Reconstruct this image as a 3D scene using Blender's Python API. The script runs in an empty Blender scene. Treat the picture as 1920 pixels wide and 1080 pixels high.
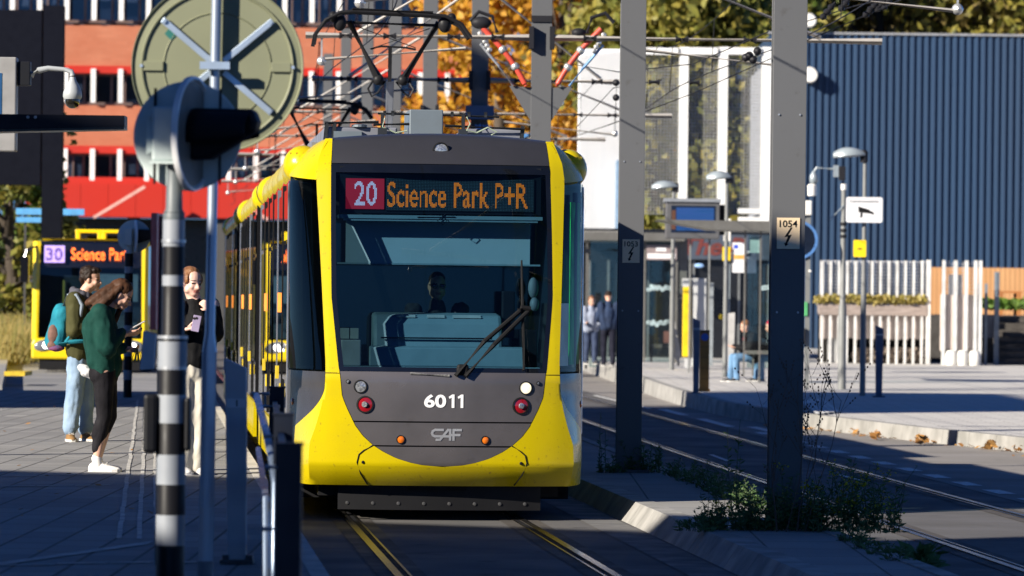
import bpy, bmesh, math, random
import numpy as np
from mathutils import Vector, Matrix, noise
rnd = random.Random(7)
SC = bpy.context.scene
COL = SC.collection
# ------------------------------------------------------------------ camera, world, sun
F = 8000.0; HCAM = 1.84; YH = 570.0; ROLL = 0.0113
cam_d = bpy.data.cameras.new('camera'); cam = bpy.data.objects.new('camera', cam_d); COL.objects.link(cam)
cam_d.sensor_width = 36.0; cam_d.lens = F / 1920 * 36.0
cam_d.shift_y = (YH - 540) / 1920.0
cam_d.clip_start = 0.5; cam_d.clip_end = 3000
cam.location = (0, 0, HCAM)
cam.rotation_mode = 'QUATERNION'
cam.rotation_quaternion = (Matrix.Rotation(ROLL, 3, 'Y') .transposed().to_quaternion()) @ Matrix.Rotation(math.pi/2, 3, 'X').to_quaternion()
cam_d.dof.use_dof = True; cam_d.dof.focus_distance = 36.2; cam_d.dof.aperture_fstop = 4.0
SC.camera = cam
SUN_EL = math.radians(24); SUN_AZ = math.radians(54)       # azimuth measured from straight behind the camera towards its left
sun_dir = Vector((math.sin(SUN_AZ)*math.cos(SUN_EL), math.cos(SUN_AZ)*math.cos(SUN_EL), -math.sin(SUN_EL)))
sd = bpy.data.lights.new('sun', 'SUN'); sd.energy = 5.0; sd.angle = math.radians(0.5); sd.color = (1.0, 0.92, 0.80)
so = bpy.data.objects.new('sun', sd); COL.objects.link(so); so.rotation_mode = 'QUATERNION'
so.rotation_quaternion = sun_dir.to_track_quat('-Z', 'Y'); so.location = (-60, -30, 50)
wd = bpy.data.worlds.new('World'); SC.world = wd; wd.use_nodes = True
nt = wd.node_tree; bg = nt.nodes['Background']
sky = nt.nodes.new('ShaderNodeTexSky'); sky.sky_type = 'NISHITA'; sky.sun_disc = False
sky.sun_elevation = SUN_EL
to_sun = -sun_dir
sky.sun_rotation = math.atan2(to_sun.x, to_sun.y)
sky.air_density = 0.55; sky.dust_density = 0.0; sky.ozone_density = 4.0
tint = nt.nodes.new('ShaderNodeVectorMath'); tint.operation = 'MULTIPLY'; tint.inputs[1].default_value = (.44, .70, 1.06)
nt.links.new(sky.outputs[0], tint.inputs[0]); nt.links.new(tint.outputs[0], bg.inputs[0]); bg.inputs[1].default_value = 0.05
SC.view_settings.view_transform = 'Standard'; SC.view_settings.look = 'None'
SC.view_settings.exposure = 1.0; SC.view_settings.gamma = 1.0
SC.cycles.use_denoising = True
SC.cycles.max_bounces = 8; SC.cycles.transparent_max_bounces = 16; SC.cycles.sample_clamp_indirect = 4.0
SC.cycles.caustics_reflective = False; SC.cycles.caustics_refractive = False

# ------------------------------------------------------------------ pixel <-> place
CR, SR = math.cos(ROLL), math.sin(ROLL)
def W(u, v, d):
    du, dv = u-960, v-YH
    X = du*CR + dv*SR; Z = -du*SR + dv*CR
    return Vector((X*d/F, d, HCAM - Z*d/F))
def G(u, v, z=0.0):
    du, dv = u-960, v-YH
    Z = -du*SR + dv*CR
    return W(u, v, (HCAM-z)*F/Z)
def zr(d): return .15 + .0035*max(0, d-45)
def RB(u, v):                     # point on the gently rising pavement right of the road
    d = 80.0
    for _ in range(30): d = G(u, v, zr(d)).y
    return W(u, v, d)
HD = math.atan(.0845)             # heading of the tram line

# ------------------------------------------------------------------ materials
MATS = {}
def nodes_of(name):
    m = bpy.data.materials.new(name); m.use_nodes = True
    t = m.node_tree; return m, t, t.nodes['Principled BSDF']
def mixcol(t, fac, a, b):
    n = t.nodes.new('ShaderNodeMix'); n.data_type = 'RGBA'
    n.inputs['A'].default_value = (*a, 1) if not hasattr(a, 'links') else (0,0,0,1)
    if hasattr(a, 'links'): t.links.new(a, n.inputs['A'])
    if hasattr(b, 'links'): t.links.new(b, n.inputs['B'])
    else: n.inputs['B'].default_value = (*b, 1)
    if hasattr(fac, 'links'): t.links.new(fac, n.inputs['Factor'])
    else: n.inputs['Factor'].default_value = fac
    return n.outputs['Result']
def noise_fac(t, scale, detail=4, lo=.35, hi=.65, coord='Object', stretch=None):
    tc = t.nodes.new('ShaderNodeTexCoord'); nz = t.nodes.new('ShaderNodeTexNoise')
    nz.inputs['Scale'].default_value = scale; nz.inputs['Detail'].default_value = detail
    src = tc.outputs[coord]
    if stretch:
        mp = t.nodes.new('ShaderNodeMapping'); mp.inputs['Scale'].default_value = stretch
        t.links.new(src, mp.inputs[0]); src = mp.outputs[0]
    t.links.new(src, nz.inputs['Vector'])
    r = t.nodes.new('ShaderNodeMapRange'); r.inputs[1].default_value = lo; r.inputs[2].default_value = hi
    t.links.new(nz.outputs['Fac'], r.inputs[0]); return r.outputs[0]
def M(name, col, rough=.5, metal=0.0, col2=None, scale=5, var=.25, bump=0.0, coat=0.0, emit=0.0, stretch=None, bscale=None, spec=.5, specks=0, speck_col=(.03,.025,.02), speck_amt=.6):
    if name in MATS: return MATS[name]
    m, t, b = nodes_of(name)
    if max(col) < .05 and rough > .3 and not coat: spec = min(spec, .18)
    if col2 is None: col2 = tuple(c*(1-var) for c in col)
    f = noise_fac(t, scale, 5, stretch=stretch)
    cc = mixcol(t, f, col, col2)
    if specks:
        f2 = noise_fac(t, specks, 3, .64, .74); mm = t.nodes.new('ShaderNodeMath'); mm.operation = 'MULTIPLY'; mm.inputs[1].default_value = speck_amt
        t.links.new(f2, mm.inputs[0]); cc = mixcol(t, mm.outputs[0], cc, speck_col)
    t.links.new(cc, b.inputs['Base Color'])
    b.inputs['Roughness'].default_value = rough; b.inputs['Metallic'].default_value = metal
    b.inputs['Coat Weight'].default_value = coat; b.inputs['Coat Roughness'].default_value = .03
    b.inputs['Specular IOR Level'].default_value = spec
    if rough > .1:
        r = t.nodes.new('ShaderNodeMapRange'); r.inputs[3].default_value = rough*.85; r.inputs[4].default_value = min(1, rough*1.15)
        t.links.new(f, r.inputs[0]); t.links.new(r.outputs[0], b.inputs['Roughness'])
    if emit:
        b.inputs['Emission Color'].default_value = (*col, 1); b.inputs['Emission Strength'].default_value = emit
    if bump:
        bf = noise_fac(t, bscale or scale*6, 6, 0, 1)
        bn = t.nodes.new('ShaderNodeBump'); bn.inputs['Strength'].default_value = bump; bn.inputs['Distance'].default_value = .01
        t.links.new(bf, bn.inputs['Height']); t.links.new(bn.outputs[0], b.inputs['Normal'])
    MATS[name] = m; return m
def glass(name, tint, refl=1.0, ior=1.5, rough=.0):
    if name in MATS: return MATS[name]
    m, t, b = nodes_of(name); t.nodes.remove(b)
    out = t.nodes['Material Output']
    tr = t.nodes.new('ShaderNodeBsdfTransparent'); tr.inputs[0].default_value = (*tint, 1)
    gl = t.nodes.new('ShaderNodeBsdfGlossy'); gl.inputs['Roughness'].default_value = rough; gl.inputs[0].default_value = (refl, refl, refl, 1)
    ge = t.nodes.new('ShaderNodeNewGeometry'); dt = t.nodes.new('ShaderNodeVectorMath'); dt.operation = 'DOT_PRODUCT'
    t.links.new(ge.outputs['Incoming'], dt.inputs[0]); t.links.new(ge.outputs['Normal'], dt.inputs[1])
    def mth(op, a, b):
        n = t.nodes.new('ShaderNodeMath'); n.operation = op
        for i, q in enumerate((a, b)):
            if hasattr(q, 'links'): t.links.new(q, n.inputs[i])
            elif q is not None: n.inputs[i].default_value = q
        return n.outputs[0]
    f0 = ((ior-1)/(ior+1))**2
    pw = mth('POWER', mth('SUBTRACT', 1.0, mth('ABSOLUTE', dt.outputs['Value'], None)), 5.0)
    fac = mth('ADD', mth('MULTIPLY', pw, 1-f0), f0)
    mx = t.nodes.new('ShaderNodeMixShader')
    t.links.new(fac, mx.inputs[0]); t.links.new(tr.outputs[0], mx.inputs[1]); t.links.new(gl.outputs[0], mx.inputs[2])
    t.links.new(mx.outputs[0], out.inputs[0]); MATS[name] = m; return m
def brick_mat(name, c1, c2, cm, bw, bh, mortar=.008, rough=.8, offset=.5, bump=.4, dirt=None, swap=None, rowoff=2):
    if name in MATS: return MATS[name]
    m, t, b = nodes_of(name)
    tc = t.nodes.new('ShaderNodeTexCoord'); mp = t.nodes.new('ShaderNodeMapping'); br = t.nodes.new('ShaderNodeTexBrick')
    if swap: mp.inputs['Rotation'].default_value = swap
    t.links.new(tc.outputs['Object'], mp.inputs[0]); t.links.new(mp.outputs[0], br.inputs['Vector'])
    br.inputs['Scale'].default_value = 1; br.inputs['Brick Width'].default_value = bw; br.inputs['Row Height'].default_value = bh
    br.inputs['Mortar Size'].default_value = mortar; br.inputs['Mortar Smooth'].default_value = .3; br.offset = offset; br.offset_frequency = rowoff
    br.inputs['Color1'].default_value = (*c1, 1); br.inputs['Color2'].default_value = (*c2, 1); br.inputs['Mortar'].default_value = (*cm, 1)
    f = noise_fac(t, .9, 6, .3, .75)
    d = dirt or tuple(x*.6 for x in c1)
    g = t.nodes.new('ShaderNodeMath'); g.operation = 'MULTIPLY'; g.inputs[1].default_value = .6; t.links.new(f, g.inputs[0])
    t.links.new(mixcol(t, g.outputs[0], br.outputs['Color'], d), b.inputs['Base Color'])
    b.inputs['Roughness'].default_value = rough
    if bump:
        bn = t.nodes.new('ShaderNodeBump'); bn.inputs['Strength'].default_value = bump; bn.inputs['Distance'].default_value = .006; bn.invert = True
        t.links.new(br.outputs['Fac'], bn.inputs['Height']); t.links.new(bn.outputs[0], b.inputs['Normal'])
    MATS[name] = m; return m
def leaf_mat(name, cols, rough=.6, trans=.25):
    if name in MATS: return MATS[name]
    m, t, b = nodes_of(name)
    ge = t.nodes.new('ShaderNodeNewGeometry'); rp = t.nodes.new('ShaderNodeValToRGB')
    f = noise_fac(t, .55, 2, .3, .7)
    ad = t.nodes.new('ShaderNodeMath'); ad.operation = 'MULTIPLY_ADD'; ad.inputs[1].default_value = .55
    mu = t.nodes.new('ShaderNodeMath'); mu.operation = 'MULTIPLY'; mu.inputs[1].default_value = .45
    t.links.new(f, mu.inputs[0]); t.links.new(ge.outputs['Random Per Island'], ad.inputs[0]); t.links.new(mu.outputs[0], ad.inputs[2])
    el = rp.color_ramp.elements
    el[0].position = 0; el[0].color = (*cols[0], 1); el[1].position = 1; el[1].color = (*cols[-1], 1)
    for i, c in enumerate(cols[1:-1]): e = el.new((i+1)/(len(cols)-1)); e.color = (*c, 1)
    t.links.new(ad.outputs[0], rp.inputs[0]); t.links.new(rp.outputs[0], b.inputs['Base Color'])
    b.inputs['Roughness'].default_value = rough
    tl = t.nodes.new('ShaderNodeBsdfTranslucent'); mx = t.nodes.new('ShaderNodeMixShader'); mx.inputs[0].default_value = trans
    t.links.new(rp.outputs[0], tl.inputs[0]); t.links.new(b.outputs[0], mx.inputs[1]); t.links.new(tl.outputs[0], mx.inputs[2])
    t.links.new(mx.outputs[0], t.nodes['Material Output'].inputs[0]); MATS[name] = m; return m

# ------------------------------------------------------------------ mesh builder
def frame_of(ax, up=Vector((0, 0, 1))):
    ax = Vector(ax).normalized()
    if abs(ax.dot(up)) > .98: up = Vector((0, 1, 0))
    s = ax.cross(up).normalized(); return ax, s, s.cross(ax).normalized()
def mat_loc_rz(o):
    return Matrix.Translation(o.location) @ Matrix.Rotation(o.rotation_euler.z, 4, 'Z')
EACH = set('roof_horn clamp dropper insulator column steady_arm stay_tube cantilever_arm bolt lug strap registration_clamp mullion push_button_box collector_bar air_vent note_card cab_equipment frosted_dots hinge board_seam door_label brow_dot label_strip lens_cap rail_post key wiper grab_pole white_sack groove turnbuckle insulator_clamp roof_housing door pale_strip bumper_joint cable bracket'.split())
class MB:
    def __init__(s): s.v = []; s.f = []; s.m = []; s.mi = 0; s.isl = []
    def add(s, vs, fs):
        k = len(s.v); s.isl.append((k, len(vs), len(s.f), len(fs))); s.v += [tuple(x) for x in vs]; s.f += [tuple(i+k for i in q) for q in fs]; s.m += [s.mi]*len(fs); return s
    def box(s, x0, x1, y0, y1, z0, z1):
        return s.add([(x, y, z) for z in (z0, z1) for y in (y0, y1) for x in (x0, x1)],
            [(0,2,3,1),(4,5,7,6),(0,1,5,4),(2,6,7,3),(0,4,6,2),(1,3,7,5)])
    def beam(s, p, q, w, h, up=Vector((0, 0, 1))):
        p, q = Vector(p), Vector(q); a, x, y = frame_of(q-p, up); vs = []
        for c in (p, q): vs += [c + x*sx*w/2 + y*sy*h/2 for sx, sy in ((-1,-1),(1,-1),(1,1),(-1,1))]
        return s.add(vs, [(0,1,2,3),(7,6,5,4),(0,4,5,1),(1,5,6,2),(2,6,7,3),(3,7,4,0)])
    def tube(s, pts, r, n=10, cap=True):
        pts = [Vector(p) for p in pts]; rs = r if isinstance(r, (list, tuple)) else [r]*len(pts); vs = []; fs = []
        for i, p in enumerate(pts):
            t = (pts[min(i+1, len(pts)-1)] - pts[max(i-1, 0)])
            if i == 0: _, x, y = frame_of(t)
            else:
                tt = t.normalized(); x = (x - tt*x.dot(tt)).normalized(); y = tt.cross(x)
            vs += [p + (x*math.cos(2*math.pi*k/n) + y*math.sin(2*math.pi*k/n))*rs[i] for k in range(n)]
        for i in range(len(pts)-1):
            for k in range(n): fs.append((i*n+k, i*n+(k+1)%n, (i+1)*n+(k+1)%n, (i+1)*n+k))
        if cap: fs.append(tuple(range(n-1, -1, -1))); fs.append(tuple((len(pts)-1)*n+k for k in range(n)))
        return s.add(vs, fs)
    def lathe(s, prof, o, ax=(0, 0, 1), n=20, sx=1.0):
        a, x, y = frame_of(ax); o = Vector(o); vs = []; fs = []
        for r, h in prof: vs += [o + a*h + (x*math.cos(2*math.pi*k/n)*sx + y*math.sin(2*math.pi*k/n))*r for k in range(n)]
        for i in range(len(prof)-1):
            for k in range(n): fs.append((i*n+k, i*n+(k+1)%n, (i+1)*n+(k+1)%n, (i+1)*n+k))
        if prof[0][0] > 1e-5: fs.append(tuple(range(n-1, -1, -1)))
        if prof[-1][0] > 1e-5: fs.append(tuple((len(prof)-1)*n+k for k in range(n)))
        return s.add(vs, fs)
    def ball(s, c, r, n=14, m=9, R=None):
        c = Vector(c); rx, ry, rz = r if isinstance(r, (tuple, list)) else (r, r, r); vs = []; fs = []
        for i in range(m+1):
            th = math.pi*i/m
            for k in range(n):
                ph = 2*math.pi*k/n; p = Vector((rx*math.sin(th)*math.cos(ph), ry*math.sin(th)*math.sin(ph), rz*math.cos(th)))
                vs.append(c + (R @ p if R else p))
        for i in range(m):
            for k in range(n): fs.append((i*n+k, (i+1)*n+k, (i+1)*n+(k+1)%n, i*n+(k+1)%n))
        return s.add(vs, fs)
    def cone(s, p, q, r0, r1, n=12):          # round-ended tapered limb
        p, q = Vector(p), Vector(q); d = (q-p); L = d.length
        if L < 1e-5: return s.ball(p, max(r0, r1))
        pr = [(r0*math.sin(a), -r0*math.cos(a)) for a in [math.pi/2*i/4 for i in range(1, 5)]] + [(r1*math.cos(a), L + r1*math.sin(a)) for a in [math.pi/2*i/4 for i in range(0, 4)]]
        return s.lathe([(1e-4, -r0)] + pr + [(1e-4, L+r1)], p, d, n)
    def prism(s, poly, z0, z1, T=None):       # poly in XY, extruded in Z, placed by T
        n = len(poly); vs = [(x, y, z0) for x, y in poly] + [(x, y, z1) for x, y in poly]
        if T is not None: vs = [T @ Vector(p) for p in vs]
        return s.add(vs, [tuple(range(n-1, -1, -1)), tuple(range(n, 2*n))] + [(i, (i+1)%n, n+(i+1)%n, n+i) for i in range(n)])
    def grid(s, rows, flip=False):
        n = len(rows[0]); vs = [p for r in rows for p in r]; fs = []
        for i in range(len(rows)-1):
            for k in range(n-1):
                q = (i*n+k, i*n+k+1, (i+1)*n+k+1, (i+1)*n+k); fs.append(q[::-1] if flip else q)
        return s.add(vs, fs)
    def quad(s, a, b, c, d): return s.add([a, b, c, d], [(0, 1, 2, 3)])
    def build(s, name, mat, parent=None, smooth=False, bevel=0, world=False, angle=40, solid=0, offset=-1):
        if name in EACH and len(s.isl) > 1:
            first = None
            for (k, nv, f0, nf) in s.isl:
                q = MB(); q.add(s.v[k:k+nv], [tuple(i-k for i in f) for f in s.f[f0:f0+nf]]); o = q.build(name, mat, parent, smooth, bevel, world, angle, solid, offset); first = first or o
            return first
        vs = s.v
        if world and parent is not None:
            r = parent
            while r.parent: r = r.parent
            inv = mat_loc_rz(r).inverted(); vs = [inv @ Vector(p) for p in vs]
        me = bpy.data.meshes.new(name); me.from_pydata([tuple(p) for p in vs], [], s.f)
        for mm in (mat if isinstance(mat, (list, tuple)) else [mat]): me.materials.append(mm)
        if isinstance(mat, (list, tuple)) and len(mat) > 1: me.polygons.foreach_set('material_index', s.m)
        bm = bmesh.new(); bm.from_mesh(me); bmesh.ops.remove_doubles(bm, verts=bm.verts, dist=1e-5)
        if not solid: bmesh.ops.recalc_face_normals(bm, faces=bm.faces)
        bm.to_mesh(me); bm.free()
        if smooth:
            me.polygons.foreach_set('use_smooth', [True]*len(me.polygons)); me.set_sharp_from_angle(angle=math.radians(angle))
        o = bpy.data.objects.new(name, me); COL.objects.link(o); o.parent = parent
        if solid:
            md = o.modifiers.new('solid', 'SOLIDIFY'); md.thickness = solid; md.offset = offset
        if bevel:
            md = o.modifiers.new('bevel', 'BEVEL'); md.width = bevel; md.segments = 2; md.limit_method = 'ANGLE'; md.angle_limit = math.radians(40)
        return o
def tag(o, label=None, cat=None, group=None, kind=None):
    if label: o['label'] = label
    if cat: o['category'] = cat
    if group: o['group'] = group
    if kind: o['kind'] = kind
    return o
def thing(name, label, cat, loc=(0, 0, 0), rz=0.0, group=None):
    o = bpy.data.objects.new(name, None); COL.objects.link(o); o.location = loc; o.rotation_euler = (0, 0, rz); o.empty_display_size = .2
    return tag(o, label, cat, group)
def structure(o, label=None, cat=None): o['kind'] = 'structure'; o['label'] = label or o.name.replace('_', ' '); o['category'] = cat or o.name.split('.')[0].replace('_', ' '); return o
def dup(root, loc=None, rz=None, label=None):
    r = root.copy(); COL.objects.link(r)
    if loc is not None: r.location = loc
    if rz is not None: r.rotation_euler = (0, 0, rz)
    if label: r['label'] = label
    def kids(a, b):
        for c in list(a.children):
            k = c.copy(); COL.objects.link(k); k.parent = b; kids(c, k)
    kids(root, r); return r
TMP = bpy.data.scenes.new('workbench')
def evaluated_mesh(o):                                             # the object's mesh with its modifiers applied, worked out apart from the big scene
    linked = o.name in COL.objects
    par = o.parent; o.parent = None
    if linked: COL.objects.unlink(o)
    TMP.collection.objects.link(o); 
    with bpy.context.temp_override(scene=TMP, view_layer=TMP.view_layers[0]): dg = bpy.context.evaluated_depsgraph_get(); dg.update()
    me = bpy.data.meshes.new_from_object(o.evaluated_get(dg)); TMP.collection.objects.unlink(o)
    if linked: COL.objects.link(o)
    o.parent = par; return me
def text_geo(s, size, bold=0.0, sx=1.0, shear=0.0, space=1.0):     # lettering outline as (verts2d, faces), lower-left at 0,0
    cu = bpy.data.curves.new('lettering', 'FONT'); cu.body = s; cu.size = 1; cu.offset = bold; cu.shear = shear; cu.resolution_u = 4; cu.space_character = space
    ob = bpy.data.objects.new('lettering', cu); me = evaluated_mesh(ob)
    vs = np.array([v.co[:2] for v in me.vertices]); fs = [tuple(p.vertices) for p in me.polygons]
    bpy.data.objects.remove(ob); bpy.data.curves.remove(cu); bpy.data.meshes.remove(me)
    vs -= vs.min(0); h = vs[:, 1].max(); vs *= size/h; vs[:, 0] *= sx
    return vs, fs
def put_text(mb, s, size, fn, width=None, **kw):                   # fn maps (x, z) of lettering (centred) to a 3D point
    vs, fs = text_geo(s, size, **kw)
    if width: vs[:, 0] *= width/vs[:, 0].max()
    w, h = vs.max(0); mb.add([fn(x-w/2, y-h/2) for x, y in vs], fs); return w, h
def raster(s, nx, ny, bold=0.02):                                  # lettering sampled on an nx by ny dot grid
    vs, fs = text_geo(s, 1.0, bold=bold); w = vs[:, 0].max(); P = []
    for j in range(ny):
        for i in range(nx):
            x, y = (i+.5)/nx*w, (j+.5)/ny
            for f in fs:
                a, ok = [vs[k] for k in f], True
                sg = 0
                for q in range(len(a)):
                    e = a[(q+1) % len(a)]-a[q]; c = e[0]*(y-a[q][1])-e[1]*(x-a[q][0])
                    if abs(c) < 1e-9: continue
                    if sg == 0: sg = 1 if c > 0 else -1
                    elif (c > 0) != (sg > 0): ok = False; break
                if ok: P.append((i, j)); break
    return P
# ------------------------------------------------------------------ the ground
asphalt = M('asphalt', (.120,.115,.112), .85, col2=(.075,.073,.073), scale=.9, bump=.35, bscale=60, specks=2.6, speck_col=(.035,.034,.034), speck_amt=.7)
asphalt_lane = M('asphalt_lane', (.27,.25,.23), .85, col2=(.20,.185,.17), scale=.6, bump=.3, bscale=50, specks=1.7, speck_col=(.06,.058,.055))
kerbst = M('kerb_stone', (.34,.33,.31), .85, col2=(.22,.215,.20), scale=3, bump=.4, bscale=40)
white_paint = M('road_paint', (.88,.87,.84), .7, col2=(.5,.5,.48), scale=14)
earth = M('earth', (.10,.075,.05), .95, col2=(.05,.04,.03), scale=4, bump=.5)
steel_rail = M('rail_steel', (.55,.53,.50), .22, 1.0, col2=(.32,.28,.24), scale=3, stretch=(1,.1,1))
groove = M('rail_groove', (.012,.012,.014), .8)
pav = brick_mat('platform_pavers', (.33,.322,.31), (.24,.236,.23), (.045,.043,.04), .60, .30, .012, dirt=(.15,.148,.145), swap=(0,0,math.pi/2))
pav_r = brick_mat('pavement_slabs', (.62,.60,.56), (.54,.52,.49), (.24,.23,.21), .6, .3, .012, dirt=(.42,.40,.38))
isl_m = brick_mat('island_slabs', (.33,.32,.30), (.27,.265,.255), (.06,.055,.05), .9, .6, .010, dirt=(.18,.175,.165), swap=(0,0,math.pi/2))

structure(MB().quad((-500,-60,-.06),(500,-60,-.06),(500,1500,-.06),(-500,1500,-.06)).build('ground', asphalt), 'wide dark ground under the whole station square')
def xc(d): return -.585-.0845*(d-35.6)                  # tram track centre
def isl_l(d): return 1.02-.0845*(d-35.5)
def isl_r(d): return 2.39-.07*(d-31.2)
def plat_e(d): return -1.41-.0845*(d-28.1)
def t2l(d): return 3.17-.066*(d-37)                     # left rail of the second track
kp = [(8.2,40),(7.2,51),(6.6,55),(5.6,59),(4.9,62.6),(4.1,66.5),(3.55,71),(3.15,78),(2.9,85),(2.55,98),(2.1,115),(1.3,140)]
def kerb_x(d):
    for (x0, y0), (x1, y1) in zip(kp, kp[1:]):
        if y0 <= d <= y1: return x0+(x1-x0)*(d-y0)/(y1-y0)
    return kp[0][0] if d < 40 else kp[-1][0]
def ribbon(f0, f1, ds, z):
    mb = MB(); zz = z if callable(z) else (lambda d: z)
    mb.grid([[(f0(d), d, zz(d)) for d in ds], [(f1(d), d, zz(d)) for d in ds]]); return mb
ds = [2+3*i for i in range(60)]
structure(ribbon(lambda d: plat_e(d)-.02, lambda d: 14, ds, .0).build('road', asphalt), 'dark asphalt road with two tram tracks')
dl = [20+2*i for i in range(50)]
structure(ribbon(lambda d: t2l(d)+1.95, lambda d: max(t2l(d)+2.2, kerb_x(d)+.05), dl, .004).build('road_lane', asphalt_lane), 'paler strip of asphalt beside the far kerb')

# platform left of the tram
structure(ribbon(lambda d: -22, lambda d: plat_e(d)-.10, [4+4*i for i in range(17)], .38).build('platform', pav), 'grey paved tram platform on the left')
mb = MB()
for i in range(62):
    a, b = 4+i*1.0, 4+(i+1)*1.0-.012
    mb.add([(plat_e(a)-.10, a, .383), (plat_e(a), a, .383), (plat_e(b), b, .383), (plat_e(b)-.10, b, .383), (plat_e(a)-.10, a, -.03), (plat_e(a), a, -.03), (plat_e(b), b, -.03), (plat_e(b)-.10, b, -.03)],
        [(0,1,2,3),(1,5,6,2),(0,4,5,1),(3,2,6,7),(0,3,7,4)])
structure(mb.build('platform_kerb', M('kerb_pale', (.58,.55,.50), .8, col2=(.42,.40,.37), scale=4, bump=.3)), 'pale edging stones along the platform edge', 'kerb')
mb = MB()
for off, a0 in ((-1.16,26),(-1.04,26),(-.93,24)):
    for i in range(36):
        a = a0+i*1.0; w = .032
        j = rnd.uniform(-.006, .006)
        mb.quad((plat_e(a)+off+j, a, .385), (plat_e(a)+off+w+j, a, .385), (plat_e(a+1)+off+w+j, a+1, .385), (plat_e(a+1)+off+j, a+1, .385))
p, q = G(-60,1068,.385), G(278,1020,.385)
mb.quad(p, (p.x, p.y+.35, .385), (q.x, q.y+.35, .385), q)
for (u0,u1,v) in ((0,68,893),(72,140,891.5),(143,206,890.5),(0,64,912),(68,136,911),(140,206,910.5),(0,100,1060),(105,198,1057),(205,280,1056),(340,372,1055),(20,98,700),(102,150,699)):
    p, q = G(u0,v,.385), G(u1,v-1,.385); mb.quad(p, q, (q.x, q.y+.10, .385), (p.x, p.y+.10, .385))
structure(mb.build('platform_marking', M('platform_paint', (.62,.60,.54), .7, col2=(.36,.35,.33), scale=9)), 'worn white guide lines on the platform', 'marking')
# bus lane and verge beyond the platform end
structure(ribbon(lambda d: -40, lambda d: xc(d)-1.55, [68.2+i*5 for i in range(17)], .24).build('bus_lane', M('lane_concrete', (.27,.265,.26), .85, col2=(.19,.19,.19), scale=.5, bump=.2)), 'grey bus lane beyond the platform')
structure(MB().quad((-60,80,.20),(-11.2,80,.36),(-13.5,150,.36),(-60,150,.5)).build('verge', M('verge_grass', (.07,.09,.02), .95, col2=(.03,.045,.01), scale=2)), 'rough green verge beside the bus')
mb = MB()
for i in range(40):
    a = 70+i*1.0; x = lambda d: -8.35-.115*(d-70)
    mb.add([(x(a)-.5,a,.42),(x(a),a,.42),(x(a+.985),a+.985,.42),(x(a+.985)-.5,a+.985,.42),(x(a)-.5,a,.2),(x(a),a,.2),(x(a+.985),a+.985,.2),(x(a+.985)-.5,a+.985,.2)],[(0,1,2,3),(1,5,6,2),(0,4,5,1),(3,2,6,7)])
structure(mb.build('bus_lane_kerb', kerbst), 'raised stone kerb left of the bus lane', 'kerb')
p = G(33,703,.43)
tag(MB().box(p.x-.18,p.x+.2,p.y-.6,p.y+.6,.42,.50).build('kerb_marker', M('kerb_yellow', (.75,.52,.03), .6, var=.4, scale=8)), 'yellow painted block on the kerb beside the bus', 'kerb block')

# island between the tracks
def isl_h(d): return .16
zi = .16
structure(ribbon(lambda d: isl_l(d)+.14, isl_r, [10+3*i for i in range(38)], zi).build('island', isl_m), 'narrow paved island between the two tram tracks')
mb = MB()
for i in range(110):
    a, b = 10+i*1.0, 10+(i+1)*1.0-.012; L = isl_l
    mb.add([(L(a)+.30,a,zi+.004),(L(a)+.13,a,zi+.003),(L(a),a,-.03),(L(b)+.30,b,zi+.004),(L(b)+.13,b,zi+.003),(L(b),b,-.03)], [(0,1,4,3),(1,2,5,4),(0,2,1),(3,4,5)])
structure(mb.build('island_kerb', kerbst), 'sloping stone kerb along the island', 'kerb')
mb = MB()
for i in range(34):
    a, b = 10+i*3.0, 10+(i+1)*3.0-.012; mb.beam((isl_r(a)+.06,a,.06),(isl_r(b)+.06,b,.06),.12,.22)
structure(mb.build('island_edging', kerbst), 'low edging on the right side of the island', 'kerb')
structure(ribbon(lambda d: isl_l(d)-.34, lambda d: isl_l(d)-.02, ds, .005).build('gutter', M('gutter_stone', (.17,.165,.16), .85, col2=(.11,.11,.11), scale=3, bump=.3)), 'pale gutter strip beside the island kerb')

# rails
mb = MB()
for fx in (lambda d: xc(d)-.7175, lambda d: xc(d)+.7175, t2l, lambda d: t2l(d)+1.435): mb.grid([[(fx(d)-.17, d, .0045) for d in ds], [(fx(d)+.17, d, .0045) for d in ds]])
structure(mb.build('track_bed', M('track_grime', (.085,.075,.065), .8, col2=(.045,.040,.036), scale=1.6, bump=.4, bscale=40, specks=4, speck_col=(.02,.018,.016), speck_amt=.8)), 'grimy strips of concrete beside the tram rails')
def rail(name, fx, sgn, label):
    t = thing(name, label, 'tram rail', (0, 0, 0), 0, 'grooved tram rails')
    for nm, a, b, z, m in (('rail_head', 0, .058, .014, steel_rail), ('rail_groove', -.046, 0, .0085, groove), ('rail_lip', -.064, -.046, .012, steel_rail)):
        ribbon(lambda d: fx(d)+sgn*a, lambda d: fx(d)+sgn*b, [3+3*i for i in range(46)], z).build(nm, m, t)
rail('tram_rail', lambda d: xc(d)-.7175, -1, 'left rail under the nose of the yellow tram')
rail('tram_rail', lambda d: xc(d)+.7175, 1, 'right rail under the yellow tram, nearest the sloping kerb')
rail('tram_rail', t2l, -1, 'left rail of the empty track, along the weedy edge of the island')
rail('tram_rail', lambda d: t2l(d)+1.435, 1, 'right rail of the empty track, beside the dashed white marking')

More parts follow.
